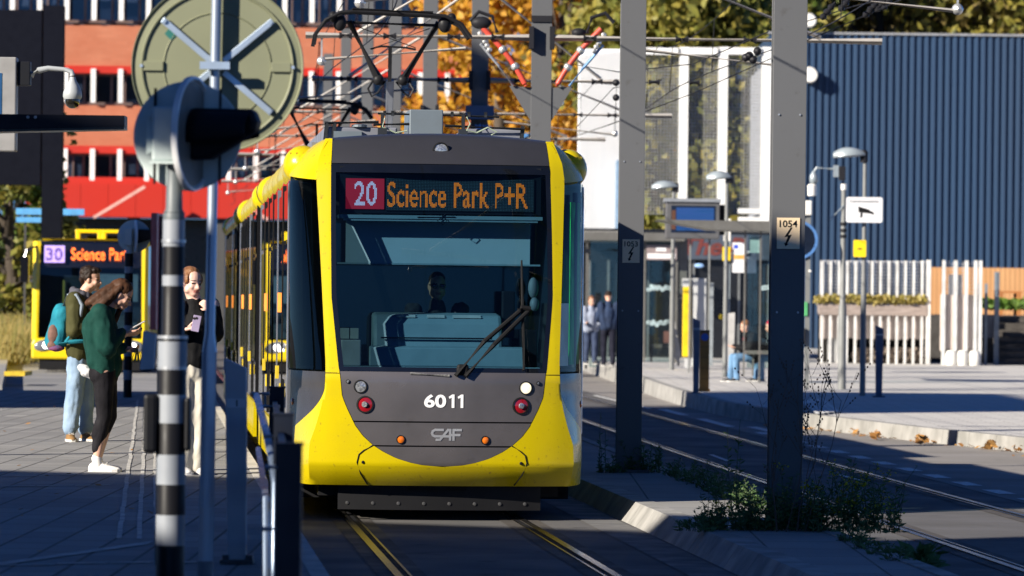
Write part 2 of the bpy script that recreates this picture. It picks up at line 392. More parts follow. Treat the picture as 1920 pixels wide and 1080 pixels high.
# pavement right of the road
mb = MB(); kd = [y for _, y in kp]
mb.grid([[(x+.15, y, zr(y)) for x, y in kp], [(60, y, zr(y)) for x, y in kp]])
mb.grid([[(1.45,140,zr(140)),(60,140,zr(140))],[(1.45,190,zr(190)),(60,190,zr(190))]])
structure(mb.build('pavement', pav_r), 'light grey pavement right of the road')
mb = MB()
for (x0, y0), (x1, y1) in zip(kp, kp[1:]):
    L = math.hypot(x1-x0, y1-y0); n = max(1, int(L/1.0))
    for i in range(n):
        t0, t1 = i/n, (i+.985)/n; ax, ay, bx, by = x0+(x1-x0)*t0, y0+(y1-y0)*t0, x0+(x1-x0)*t1, y0+(y1-y0)*t1
        mb.add([(ax,ay,-.03),(ax+.03,ay,zr(ay)+.006),(ax+.18,ay,zr(ay)+.006),(bx,by,-.03),(bx+.03,by,zr(by)+.006),(bx+.18,by,zr(by)+.006)],[(0,3,4,1),(1,4,5,2),(0,1,2),(3,5,4)])
structure(mb.build('pavement_kerb', kerbst), 'stone kerb between the road and the light pavement', 'kerb')
# painted dashes on the road
mb = MB()
for i in range(13):
    a = 38.6+i*1.9; x = lambda d: 4.98-.0655*(d-40.5)
    mb.quad((x(a),a,.009),(x(a)+.18,a,.009),(x(a+.95)+.18,a+.95,.009),(x(a+.95),a+.95,.009))
for (u0,v0,u1,v1,w) in ((1232,767,1275,778,.16),(1305,785,1360,800,.16),(1400,800,1450,812,.16),(1328,852,1360,864,.06),(1570,890,1618,904,.06),(1110,741,1215,766,.09)):
    p, q = G(u0,v0,.009), G(u1,v1,.009); mb.quad(p, (p.x+w,p.y,.009), (q.x+w,q.y,.009), q)
structure(mb.build('road_marking', white_paint), 'white dashes painted on the road beside the empty track', 'marking')
# ladder of pale lines on the ramp
mb = MB()
for i in range(5):
    p, q = G(1500+i*9, 752-i*1, .29), G(1530+i*9, 778-i*1, .23); mb.quad(p+Vector((0,0,.01)), p+Vector((.07,0,.01)), q+Vector((.07,0,.02)), q+Vector((0,0,.02)))
structure(mb.build('ramp_marking', white_paint), 'pale diagonal lines on the pavement ramp behind pole 1054', 'marking')
# fallen leaves in the gutter
mb = MB()
for i in range(110):
    d = rnd.uniform(50, 66); x = kerb_x(d)-rnd.expovariate(7)-.02; s = rnd.uniform(.02, .06); a = rnd.uniform(0, 6.28); c = Vector((x, d, .015+rnd.random()*.02))
    ex, ey = Vector((math.cos(a), math.sin(a), rnd.uniform(-.3, .5)))*s, Vector((-math.sin(a), math.cos(a), rnd.uniform(-.3, .5)))*s
    mb.quad(c-ex-ey*.4, c-ey*.6+ex*.2, c+ex+ey*.3, c+ey)
for (u, v) in ((1605,806),(1730,826),(1858,838),(1908,840),(1640,818)):
    for i in range(14):
        p = G(u+rnd.uniform(-9,9), v+rnd.uniform(0,6), .03); s = rnd.uniform(.03,.08); a = rnd.uniform(0, 6.28)
        ex, ey = Vector((math.cos(a), math.sin(a)*.6, rnd.uniform(-.3,.8)))*s, Vector((-math.sin(a), math.cos(a), rnd.uniform(0,.9)))*s
        p.z += rnd.random()*.08; mb.quad(p-ex, p-ey*.6, p+ex, p+ey)
tag(mb.build('fallen_leaves', leaf_mat('dead_leaf', [(.30,.12,.03),(.45,.22,.06),(.5,.3,.1)])), 'orange fallen leaves gathered along the far kerb', 'leaves', kind='stuff')
mb = MB()
for i in range(70):
    d = rnd.uniform(24, 60); x = plat_e(d)-rnd.uniform(.15, 3.6); sz = rnd.uniform(.012, .04); a = rnd.uniform(0, 6.28); c = Vector((x, d, .39+rnd.random()*.01))
    ex, ey = Vector((math.cos(a), math.sin(a), rnd.uniform(-.2, .4)))*sz, Vector((-math.sin(a), math.cos(a), rnd.uniform(-.2, .3)))*sz
    mb.quad(c-ex, c-ey*.6, c+ex, c+ey*.7)
tag(mb.build('platform_litter', MATS['dead_leaf']), 'a few small dry leaves lying about on the platform paving', 'leaves', kind='stuff')
# ------------------------------------------------------------------ buildings
def wbox(mb, u0, v0, u1, v1, d, depth, z0=None):      # a block whose front face spans the given directions at distance d
    a, b = W((u0+u1)/2-abs(u1-u0)/2, (v0+v1)/2, d), W((u0+u1)/2+abs(u1-u0)/2, (v0+v1)/2, d)
    zt = W((u0+u1)/2, min(v0,v1), d).z; zb = W((u0+u1)/2, max(v0,v1), d).z if z0 is None else z0
    return mb.box(a.x, b.x, d, d+depth, zb, zt)
# blocks added on the left, outside the view, to cast shade
conc = M('shade_block_concrete', (.30,.29,.27), .8, scale=.7)
def back(p, z):                  # where the sun ray through p crosses height z
    p = Vector(p); return p - sun_dir*((z-p.z)/(-sun_dir.z))
t = thing('shade_block', 'unseen block added left of the tram stop to shade the foreground', 'building', (0,0,0))  # unseen block, shaped back from the shade edge it throws
hs_ = Vector((sun_dir.x, sun_dir.y, 0)).normalized(); sd_ = Vector((hs_.y, -hs_.x, 0))
e0, e1 = back((-3.2,35.75,.38), 12), back((3.9,33.5,0), 12)
def edge_at(q):                  # point of the roof edge at sideways position q
    q0, q1 = e0.dot(sd_), e1.dot(sd_); return e0.lerp(e1, (q-q0)/(q1-q0))
def wing(q0, q1, p0, p1, z, name='walls', z0=-.06, dep=14):
    mb = MB(); mb.prism([(p.x, p.y) for p in (p0, p1, p1-hs_*dep, p0-hs_*dep)], z0, z); mb.build(name, conc, t)
wing(-40, -19.55, edge_at(-40), edge_at(-19.55), 12.0)
aq = lambda q: hs_*-1.0+sd_*q
wing(-19.55, -18.72, aq(-19.55), aq(-18.72), 8.0, 'sun_gap_wing'); wing(-18.72, -18.40, aq(-18.72), aq(-18.40), 12.0); wing(-18.40, -17.55, aq(-18.40), aq(-17.55), 6.0, 'sun_gap_wing'); wing(-18.40, -17.55, aq(-18.40), aq(-17.55), 12.0, 'shade_screen', 7.95, .25); wing(-17.55, -9, aq(-17.55), aq(-9), 12.0)  # sun gaps shaped for the sign disc and banded pole; screen shades the signal
qp = Vector((2.09,32.37,0)).dot(sd_); cp = edge_at(qp); zt_ = 2.45+(Vector((2.09,32.37,0))-cp).dot(hs_)*math.tan(SUN_EL)
mb = MB(); mb.prism([(p.x, p.y) for p in (edge_at(qp-.6), edge_at(qp+.6), edge_at(qp+.6)-hs_*1.3, edge_at(qp-.6)-hs_*1.3)], 12.0, zt_); mb.build('pole_shade_block', conc, t)  # block added on the roof edge to shade the near catenary pole
t = thing('tall_shade_block', 'unseen tall block added on the left to cast a shade band', 'building', (0,0,0))  # added out of view to throw a shade band over platform, track and pavement
yq = lambda y: y-(6+28)*sun_dir.y/sun_dir.x
MB().box(-32,-28,yq(66),yq(77),-.06,20.8).build('walls', conc, t)

# brick office with red bands
BD = 180.0
def bz(v): return W(400, v, BD).z
def bx(u): return W(u, 250, BD).x
brick = brick_mat('salmon_brick', (.46,.165,.088), (.41,.14,.072), (.38,.16,.10), .42, .14, .012, .85, swap=(math.pi/2,0,0), bump=.2, dirt=(.34,.085,.035))
redp = M('red_panel', (.46,.020,.006), .45, col2=(.40,.016,.005), scale=.2)
winglass = glass('office_glass', (.50,.56,.64), .9, 1.6, .03)
winframe = M('window_frame_brown', (.13,.085,.075), .5)
blindm = M('window_blind', (.42,.40,.42), .8, col2=(.2,.19,.2), scale=.6, stretch=(1,1,8))
whitep = M('white_post', (.80,.80,.78), .5, var=.08)
t = thing('brick_office', 'salmon brick office with red bands and strips of windows', 'building')
x0, x1 = bx(-60), bx(905)
rowsv = [(-105,-98,50),(45,50,125),(196,199,275),(346,None,None)]
mb = MB()
for (a, b) in ((50,126),(200,276)): mb.box(x0, x1, BD, BD+14, bz(b), bz(a))
mb.box(x0, x1, BD, BD+14, bz(-25), bz(-120)); MB().box(x0, x1, BD+1.2, BD+14, bz(346), bz(-25)).build('interior', M('office_inside', (.11,.12,.15), .8, col2=(.05,.055,.07), scale=.8), t)
mb.build('brick_wall', brick, t)
mb = MB()
for (a, b) in ((126,140),(276,290)): mb.box(x0, x1, BD-.18, BD+.45, bz(b), bz(a))
mb.build('red_band', redp, t)
bays = [(-28, 45), (140, 199), (290, 345)]
pitch = 51.0
k = 0
for (a, b) in bays:
    u = -50.0
    while u < 890:
        f = MB(); xa, xb = bx(u), bx(u+pitch)
        f.box(xa, xa+.08, BD+.28, BD+.44, bz(b), bz(a)); f.box(xa+.08, xb, BD+.28, BD+.44, bz(a)-.10, bz(a)); f.box(xa+.08, xb, BD+.28, BD+.44, bz(b), bz(b)+.12)
        xm = xa+(xb-xa)*rnd.choice((.36,.5,.62)); f.box(xm, xm+.07, BD+.28, BD+.44, bz(b)+.12, bz(a)-.10)
        fo = f.build('window', winframe, t)
        MB().box(xa+.08, xb, BD+.36, BD+.38, bz(b)+.12, bz(a)-.10).build('pane', winglass, fo)
        if rnd.random() < .75:
            h = rnd.uniform(.3, .95)*(bz(a)-bz(b)); MB().box(xa+.1, xb-.02, BD+.40, BD+.42, bz(a)-h, bz(a)-.1).build('blind', blindm, fo)
        u += pitch; k += 1
    for u in [i*pitch for i in range(-1, 19)]:
        x = bx(u+22); top, bot = bz(a-(8 if a > 0 else 0)), bz(b-4)
        MB().box(x-.10, x+.10, BD-.30, BD-.12, bot, top).build('post', whitep, t)
mb = MB()
for i in range(17): mb.box(bx(62+i*51), bx(62+i*51+50.4), BD-2.5, BD-.3, bz(411), bz(350))
mb.build('red_canopy', redp, t)
MB().box(x0, x1, BD-.29, BD+.5, bz(350)-.02, bz(346)+.25).build('canopy_top', redp, t)
MB().beam(W(176,408,176), W(272,350,176), .22, .12).build('white_brace', M('brace_pink', (.75,.42,.36), .5), t)
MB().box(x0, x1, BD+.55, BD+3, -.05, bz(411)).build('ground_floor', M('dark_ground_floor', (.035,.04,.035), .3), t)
mb = MB()
for u in (80, 260, 420, 580, 740): mb.box(bx(u)-.25, bx(u)+.25, BD-2.2, BD-1.7, -.05, bz(411))
mb.build('column', M('dark_column', (.06,.06,.06), .6), t)

# white slatted hall
white_clad = M('white_cladding', (.90,.90,.90), .45, col2=(.86,.87,.88), scale=2, stretch=(12,12,.2))
t = thing('white_hall', 'narrow white ribbed building behind pole 1053', 'building')
mb = MB(); d = 128
for i in range(26):
    a, b = W(1085+i*3.2, 250, d).x, W(1085+i*3.2+1.9, 250, d).x
    mb.box(a, b, d-.06, d+.05, W(1100,432,d).z, W(1100,92+ (26-i)*.4,d).z)
mb.build('ribs', white_clad, t)
wbox(MB(), 1084, 92, 1172, 432, d+.051, .8).build('wall', white_clad, t)
wbox(MB(), 1156, 300, 1176, 432, d-1.6, 1.5).build('shade_fin', M('shade_blue_grey', (.22,.34,.50), .5), t)  # blue tone stands for the shade on the hall's right side
# mesh screen of the frame beside it
t = thing('mesh_screen', 'tall white frame holding a see-through wire mesh', 'screen')
d = 122
for u in (1281, 1355, 1436): wbox(MB(), u-8.5, 88, u+8.5, 424, d-.1, .25, z0=.4).build('post', whitep, t)
wbox(MB(), 1165, 89, 1289-17, 102, d-.16, .3).build('rail', whitep, t)
wbox(MB(), 1290, 89, 1346, 102, d-.16, .3).build('rail', whitep, t)
wbox(MB(), 1364, 89, 1427, 102, d-.16, .3).build('rail', whitep, t)
mb = MB()
for i in range(44):
    u = 1176+i*5.8; x = W(u, 250, d).x; mb.box(x-.011, x+.011, d+.2, d+.222, W(u,402,d).z, W(u,102,d).z)
for j in range(50):
    z = W(1300,102+j*6.1,d).z; mb.box(W(1172,250,d).x, W(1430,250,d).x, d+.225, d+.24, z-.011, z+.011)
mb.build('mesh', M('mesh_wire', (.42,.42,.40), .5, .6), t)
for v in (396, 412): wbox(MB(), 1385, v-5, 1432, v+4, d-2, .4).build('beam', whitep, t)

# blue corrugated hall
bluem = M('blue_sheet', (.029,.062,.124), .5, col2=(.024,.051,.102), scale=.35, stretch=(1,1,.15))
wood_o = brick_mat('orange_planks', (.62,.34,.15), (.55,.29,.12), (.2,.1,.04), .16, 40.0, .012, .7, swap=(math.pi/2,0,0), dirt=(.45,.22,.09))
t = thing('blue_hall', 'dark blue hall clad in upright corrugated metal sheets', 'building')
d = 140.0
xa, xb = W(1440,300,d).x, W(2140,300,d).x; zb, zt = .3, W(1700,66,d).z
pts = []; x = xa; p = .233
while x < xb:
    pts += [(x, d), (x+p*.42, d), (x+p*.54, d+.075), (x+p*.88, d+.075)]; x += p
mb = MB(); mb.grid([[(x, y, zb) for x, y in pts], [(x, y, zt) for x, y in pts]]); mb.build('corrugated_wall', bluem, t)
mb = MB(); mb.box(xa, xb, d+.09, d+20, .2, zt-.05); mb.build('body', bluem, t)
MB().box(xa-.05, xb, d-.05, d+.3, zt, zt+.07).build('coping', M('coping_grey', (.30,.31,.33), .5), t)
grey_side = M('grey_side', (.36,.38,.43), .5, var=.1)
mb = MB(); wbox(mb, 1424, 128, 1446, 402, 139.5, 5.9); mb.build('side_wing', grey_side, t)
mb = MB(); wbox(mb, 1738, 503, 2140, 660, d-.12, .1); mb.build('plank_wall', wood_o, t)
lampm = M('wall_lamp_white', (.82,.80,.74), .4, var=.1)
for (u, v, r) in ((1517,142,.27),(1516,40,.24)):
    c = W(u, v, d); f = MB(); f.lathe([(r*.9,0),(r,.08),(r,.42),(r*.85,.5)], (c.x,d-.02,c.z), (0,-1,0), 20); f.build('wall_lamp', lampm, t, smooth=True)
# dark shop behind the shelters
t = thing('shop_pavilion', 'dark glazed shop pavilion with red lettering on a blue fascia', 'building')
d = 118.0
shopdark = M('shop_dark', (.012,.013,.016), .3)
mb = MB(); wbox(mb, 1088, 430, 1462, 700, d, 6, z0=.3); mb.build('shop_body', shopdark, t)
wbox(MB(), 1280, 440, 1462, 487, d-.25, .24).build('fascia', M('fascia_blue', (.055,.072,.105), .6), t)
tc = W(1338, 462, d-.27); mb = MB()
put_text(mb, 'The B', .50, lambda x, z: (tc.x+x, d-.262, tc.z+z), bold=.03, shear=.25, width=1.72); mb.build('lettering', M('shop_red', (.15,.03,.025), .6), t)
mb = MB()
for u in (1105,1140,1215,1300,1385,1440): wbox(mb, u-2, 488, u+2, 690, d-.1, .09, z0=.33)
mb.build('mullion', M('mullion_grey', (.24,.25,.25), .4, .4), t)
wbox(MB(), 1092, 433, 1168, 452, d-3, 3).build('awning', M('awning_grey', (.28,.27,.25), .6), t)
c = W(1311,498,d-.15); MB().ball(c, (.13,.05,.06)).build('door_light', M('door_light', (.28,.45,.75), .3, emit=.25), t, smooth=True)

# dark display board on a column, far left
t = thing('dark_board', 'huge dark blank board carried by a dark column behind the bus', 'board')
navy = M('navy_paint', (.004,.005,.011), .7, var=.1, spec=.08)
wbox(MB(), -80, 18, 77, 346, 100, .45).build('board', navy, t)
wbox(MB(), 78, 10, 115, 700, 100, .46, z0=.24).build('column', navy, t)
t = thing('direction_sign', 'light blue direction sign behind the dark column', 'sign')
bl = M('sign_blue', (.10,.36,.72), .5)
wbox(MB(), 30, 391, 158, 403, 106, .06).build('blade', bl, t); wbox(MB(), 30, 407, 84, 417, 106, .06).build('blade', bl, t)
wbox(MB(), 44, 388, 48, 700, 106.07, .05, z0=.24).build('post', M('dark_column', (.06,.06,.06)), t)

# ------------------------------------------------------------------ trees
def leaves_np(centers, radii, n, size, seed, squash=1.0):
    r = np.random.default_rng(seed); C = np.asarray(centers); R = np.asarray(radii); k = r.integers(0, len(C), n)
    p = r.normal(size=(n, 3)); p /= np.linalg.norm(p, axis=1)[:, None]
    rad = r.random(n)**.45
    P = C[k] + p*R[k][:, None]*rad[:, None]*np.array([1, 1, squash])
    a = r.normal(size=(n, 3)); a /= np.linalg.norm(a, axis=1)[:, None]
    b = np.cross(a, r.normal(size=(n, 3))); b /= np.linalg.norm(b, axis=1)[:, None]
    s = size*(.6+.8*r.random(n))[:, None]
    return np.stack([P-a*s, P-b*s*.55, P+a*s, P+b*s*.55], 1).reshape(-1, 3)
def leaf_obj(name, V, mat, parent):
    n = len(V)//4; me = bpy.data.meshes.new(name); me.vertices.add(len(V)); me.vertices.foreach_set('co', V.astype(np.float32).ravel())
    me.loops.add(4*n); me.loops.foreach_set('vertex_index', np.arange(4*n, dtype=np.int32)); me.polygons.add(n)
    me.polygons.foreach_set('loop_start', np.arange(0, 4*n, 4, dtype=np.int32)); me.update(calc_edges=True); me.materials.append(mat)
    o = bpy.data.objects.new(name, me); COL.objects.link(o); o.parent = parent; return o
bark = M('bark', (.10,.075,.055), .9, col2=(.05,.04,.03), scale=4, stretch=(4,4,.6), bump=.5)
LM = {'orange': leaf_mat('autumn_orange', [(.26,.13,.010),(.52,.26,.014),(.62,.37,.03),(.50,.19,.016),(.30,.25,.025)], trans=.35),
      'olive': leaf_mat('autumn_olive', [(.06,.07,.012),(.17,.18,.03),(.32,.26,.045),(.10,.13,.02)], trans=.3),
      'green': leaf_mat('autumn_green', [(.035,.065,.010),(.10,.16,.02),(.19,.21,.03),(.34,.22,.03)], trans=.3),
      'brown': leaf_mat('autumn_brown', [(.05,.045,.014),(.15,.13,.035),(.26,.19,.06),(.12,.15,.03)], trans=.3)}
def tree(x, y, h, r, kind, label, n=5200, z0=0.0, seed=1, low=.18, leaf=.22):
    rr = random.Random(seed); t = thing('tree', label, 'tree', (x, y, z0), 0, 'autumn trees behind the square')
    mb = MB(); mb.tube([(0,0,-.2),(.1,0,h*.3),(.05,.1,h*.6),(0,0,h*.85)], [r*.09,r*.07,r*.045,.03], 9)
    cs, rs = [], []
    for i in range(26):
        a = rr.uniform(0, 6.28); zz = h*rr.uniform(low, .95); q = max(.25, math.sin(math.pi*min(1, (zz/h-low+.12)/(1.08-low)))**.6)*r*rr.uniform(.35, .95)
        c = (q*math.cos(a), q*math.sin(a), zz); cs.append(c); rs.append(r*rr.uniform(.22, .42))
        if i % 2 == 0: mb.tube([(0,0,zz*.7),(c[0]*.5,c[1]*.5,zz*.87),c], [.12,.07,.02], 6)
    mb.build('trunk', bark, t, smooth=True)
    leaf_obj('crown', leaves_np(cs, rs, n, leaf, seed), LM[kind], t); return t
def tx(u, d): return (u-960)/F*d
for i, (u, d, h, r, k, lab) in enumerate([
    (930,168,17,4.6,'orange','golden orange tree just right of the brick office'),
    (1048,160,19,4.6,'orange','golden orange tree between the grey poles, left of the white hall'),
    (1150,172,20,5.0,'orange','amber tree rising above the white hall'),
    (1215,150,15,4.2,'olive','olive tree close behind the left of the wire mesh'),
    (1300,165,19,5.2,'green','green tree above the top rail of the wire mesh'),
    (1330,150,13,4.0,'olive','yellowing low tree seen through the middle of the wire mesh'),
    (1405,152,14,4.2,'olive','olive tree seen through the wire mesh beside the blue hall'),
    (1420,172,20,5.2,'green','green tree over the corner of the blue hall'),
    (1530,176,21,5.4,'brown','brown green tree over the left end of the blue roof'),
    (1640,178,22,5.6,'brown','brownish tree over the blue roof, above the camera sign'),
    (1745,177,22,5.6,'brown','dull olive tree over the middle of the blue roof'),
    (1850,178,22,5.6,'brown','brown tree over the right part of the blue roof'),
    (1955,176,22,5.6,'olive','olive tree over the far right end of the blue roof')]):
    tree(tx(u,d), d, h, r, k, lab, seed=10+i, z0=.2, n=6500)
V = leaves_np([(tx(u,198), 198+(i%3)*3, 3+5.5*(i%4)) for i, u in enumerate(range(1000,2030,22))], [4.6]*47, 26000, .42, 99)
tag(leaf_obj('distant_wood', V, LM['brown'], None), 'far wood closing the view behind the nearer trees', 'wood', kind='stuff')
t = tree(tx(12,112), 112, 7.0, 2.1, 'olive', 'yellow green tree left of the bus', n=4200, z0=.3, seed=50, low=.12, leaf=.13); t['group'] = 'trees beside the bus lane'
t = tree(tx(28,128), 128, 6.2, 1.7, 'green', 'green tree behind the left side of the bus', n=3600, z0=.3, seed=51, low=.05, leaf=.14); t['group'] = 'trees beside the bus lane'
t = tree(tx(165,150), 150, 3.3, 1.7, 'green', 'low green tree under the red canopy, above the bus', n=3600, z0=.3, seed=52, low=.1, leaf=.17); t['group'] = 'trees beside the bus lane'
# rough grass by the bus
Vv = []; r2 = np.random.default_rng(5); n = 3500
px = r2.uniform(-15.8,-11.6,n); py = r2.uniform(98,118,n); hh = r2.uniform(.3,1.25,n)
lean = r2.normal(0,.22,(n,2)); base = np.stack([px,py,np.full(n,.28)],1); tip = base+np.stack([lean[:,0]*hh,lean[:,1]*hh,hh],1)
wv = np.stack([np.full(n,.022),np.zeros(n),np.zeros(n)],1)
tag(leaf_obj('tall_grass', np.stack([base-wv,base+wv,tip+wv*.3,tip-wv*.3],1).reshape(-1,3), leaf_mat('dry_grass', [(.09,.12,.02),(.26,.22,.07),(.36,.27,.10)]), None), 'dry tall grass on the verge left of the bus', 'grass', kind='stuff')
# ------------------------------------------------------------------ overhead line
mast_m = M('mast_grey', (.105,.108,.113), .5, col2=(.088,.091,.096), scale=1.1, bump=.05, stretch=(1,1,.4), specks=9, speck_col=(.06,.055,.05), speck_amt=.45)
tube_m = M('arm_galv', (.66,.62,.57), .5, 0, col2=(.52,.49,.45), scale=6)
darkfit = M('fitting_dark', (.02,.02,.024), .5)
redins = M('insulator_red', (.60,.075,.045), .45)
bluerod = M('rod_blue', (.16,.34,.62), .4, .2)
alu = M('fitting_alu', (.75,.75,.73), .35, .7)
plate_m = M('plate_beige', (.88,.68,.43), .5, col2=(.82,.64,.41), scale=3)
plate_black = M('plate_black', (.012,.012,.012), .5)
galv = M('galvanised', (.42,.44,.47), .4, .55, col2=(.30,.32,.35), scale=8)
def hmast(mb, w, z0, z1):
    e = .016
    mb.box(-w/2, w/2, -w/2, -w/2+e, z0, z1); mb.box(-w/2, w/2, w/2-e, w/2, z0, z1); mb.box(-.007, .007, -w/2+e, w/2-e, z0, z1)
def mast(x, y, label, num=None, z0=.16, h=8.6, arm=True, vee=0, plate_z=2.6, arm_l=2.95, arm_r=4.25, za=5.17):
    t = thing('catenary_pole', label, 'catenary pole', (x, y, z0), 0, 'grey catenary poles along the island'); z0 = 0; za -= t.location.z
    mb = MB(); hmast(mb, .255, z0, h); mb.build('mast', mast_m, t, bevel=.003)
    MB().box(-.2,.2,-.2,.2,-.02,.03).build('base_plate', mast_m, t)
    if num:
        zc = plate_z - t.location.z; p = MB().box(-.087,.087,-.1365,-.129,zc-.118,zc+.118).build('number_plate', plate_m, t)
        mb = MB(); put_text(mb, num, .052, lambda q, z: (q, -.1385, zc+.072+z), width=.135, bold=.012)
        bolt = [(.018,.045),(-.030,-.030),(-.004,-.026),(-.022,-.075),(-.032,-.072),(-.022,-.1),(.004,-.082),(-.008,-.080),(.026,-.010),(.000,-.014),(.032,.045)]
        mb.prism([(a*1.0, b) for a, b in bolt], -.0018, 0, Matrix.Translation((0,-.137,zc)) @ Matrix.Rotation(math.pi/2, 4, 'X'))
        mb.build('number_and_bolt', plate_black, p)
        mb = MB()
        for (a, b) in ((-.08,.9),(.08,.9),(-.08,-.6+.0),(.08,-.6)): mb.lathe([(.009,0),(.008,.008)], (a,-.128,zc+b), (0,-1,0), 8)
        mb.build('bolt', galv, t)
    if arm:
        mb = MB(); mb.tube([(-arm_l,-.19,za),(-.14,-.19,za)], .044, 10); mb.tube([(.14,-.19,za),(arm_r,-.19,za)], .044, 10); a = mb.build('cantilever_arm', tube_m, t, smooth=True)
        mb = MB()
        for q in (-arm_l+.5,-1.9,-1.1,-.55,.6,1.1,1.75,2.6,3.2): mb.tube([(q-.08,-.19,za),(q+.08,-.19,za)], .049, 10)
        for sx in (-1, 1): mb.box(sx*.13-.03, sx*.13+.03, -.24, -.06, za-.14, za+.14)
        mb.build('clamp', darkfit, a)
        mb = MB(); mb.tube([(-.14,-.10,za+1.35),(-arm_l*.78,-.19,za+.04)], .026, 8); mb.tube([(.14,-.10,za+1.35),(arm_r*.82,-.19,za+.04)], .026, 8); mb.build('stay_tube', tube_m, t, smooth=True)
        mb = MB(); mb.tube([(-2.75,-.16,za-.30),(-.95,-.16,za-.14)], .022, 8); mb.tube([(arm_r-1.0,-.16,za-.34),(1.3,-.16,za-.14)], .022, 8); mb.build('steady_arm', tube_m, t, smooth=True)
        mb = MB()
        for q in (-2.75, arm_r-1.0): mb.ball((q,-.16,za-.32), .06, 8, 6); mb.tube([(q,-.16,za-.32),(q,-.18,za)], .012, 6)
        mb.build('registration_clamp', alu, t, smooth=True)
    if vee:
        zb = za-.62
        for sx in (-1, 1):
            br = MB(); br.prism([(sx*.128,zb),(sx*.40,zb+.02),(sx*.128,zb-.42)], -.012, .012, Matrix.Translation((0,-.10,0)) @ Matrix.Rotation(math.pi/2, 4, 'X')); br.build('bracket', mast_m, t)
            p0, p1 = Vector((sx*.19,-.14,zb+.02)), Vector((sx*.74,-.16,zb+.74))
            ins = MB(); n = 24; pts = [p0.lerp(p1, i/n)+Vector((-sx*.05*math.sin(math.pi*i/n),0,0)) for i in range(n+1)]
            ins.tube(pts, .036, 10)
            ins = ins.build('insulator', redins, t, smooth=True)
            c = MB()
            for k in (8, 15): c.ball(pts[k], .055, 10, 7)
            c.build('insulator_clamp', alu, ins, smooth=True)
            c = MB(); c.tube([p0+Vector((sx*.16,0,0)), p0+Vector((sx*.34,0,.24)), p0+Vector((sx*.58,0,.52))], .018, 8); c.build('stay_rod', bluerod if sx > 0 else galv, t, smooth=True)
            c = MB(); c.tube([p1+Vector((-sx*.18,0,-.06)), p1+Vector((-sx*.12,0,.14)), p1+Vector((sx*.05,0,.20)), p1+Vector((sx*.16,0,.08))], .024, 8)
            if sx < 0: c.ball(p1+Vector((-.02,0,.06)), (.13,.07,.08))
            else: c.ball(p1+Vector((-.28,0,-.05)), (.09,.07,.06))
            c.build('cable_loop', darkfit, t, smooth=True)
            c = MB()
            for k in range(5): c.ball(p0.lerp(p1,.55)+Vector((sx*(.16+.03*k),-.02,.05+.05*k)), .035, 7, 5)
            c.build('turnbuckle', alu, t, smooth=True)
        c = MB(); c.box(-.13,.128,-.15,-.13,za+.20,za+.28); c.build('switch_box', darkfit, t)
    return t
mast(1.19, 43.0, 'grey steel pole bearing the number 1053', '1053', plate_z=2.385)
p1054 = mast(2.09, 32.5, 'grey steel pole bearing the number 1054', '1054', plate_z=2.40)
mast(.335, 53.5, 'grey steel pole with red sloping insulators on both sides', vee=1)
t4 = mast(-.52, 63.8, 'shaded dark pole carrying the blue tensioning wheels', arm_l=2.5, arm_r=2.2)
wm = M('wheel_blue', (.34,.55,.85), .4, .1)
mb = MB()
for q in (.02,.13): mb.lathe([(.05,-.05),(.26,-.045),(.24,0),(.26,.045),(.05,.05)], (q,-.36,4.1), (1,0,.15), 24)
mb.lathe([(.04,-.28),(.04,.28)], (.07,-.36,4.1), (1,0,.15), 10); mb.build('tension_wheel', wm, t4, smooth=True)
MB().box(-.2,.22,-.5,-.13,4.42,4.62).build('wheel_bracket', M('bracket_navy', (.07,.12,.22), .5), t4)
for (y, lab) in ((75,'grey pole just behind the pantograph, fifth along the island'),(86,'grey pole behind the left arm of the pantograph, sixth along the island'),(97,'seventh grey pole along the island, left of the pantograph mast'),(108,'eighth grey pole along the island, near the round sign'),(119,'ninth and farthest grey pole along the island')):
    mast(.335-.0845*(y-53.5), y, lab)
# wires
wire = M('wire_dark', (.03,.03,.032), .5, .3)
def wirerun(name, fx, label, zc=4.90, zm=5.62):
    t = thing(name, label, 'overhead wire', (0,0,0), 0, 'overhead tram wires')
    mb = MB(); ys = [6+2*i for i in range(66)]
    mb.tube([(fx(y), y, zc) for y in ys], .0075, 5); mb.build('contact_wire', wire, t)
    sag = lambda y: zm + .25*((((y-53.5)/10.6) % 1)-.5)**2*4 - .12
    mb = MB(); ys = [6+1*i for i in range(132)]; mb.tube([(fx(y)+.03, y, sag(y)) for y in ys], .006, 5); mb.build('messenger_wire', wire, t)
    mb = MB()
    for i in range(24): y = 8+5.3*i; mb.tube([(fx(y), y, zc),(fx(y)+.03, y, sag(y))], .005, 4)
    mb.build('dropper', wire, t)
wirerun('overhead_wire', lambda d: xc(d)+.12*math.sin(d/10.6*math.pi), 'thin overhead wires above the yellow tram')
wirerun('overhead_wire', lambda d: t2l(d)+.72+.12*math.sin(d/10.6*math.pi), 'thin overhead wires above the empty right track')
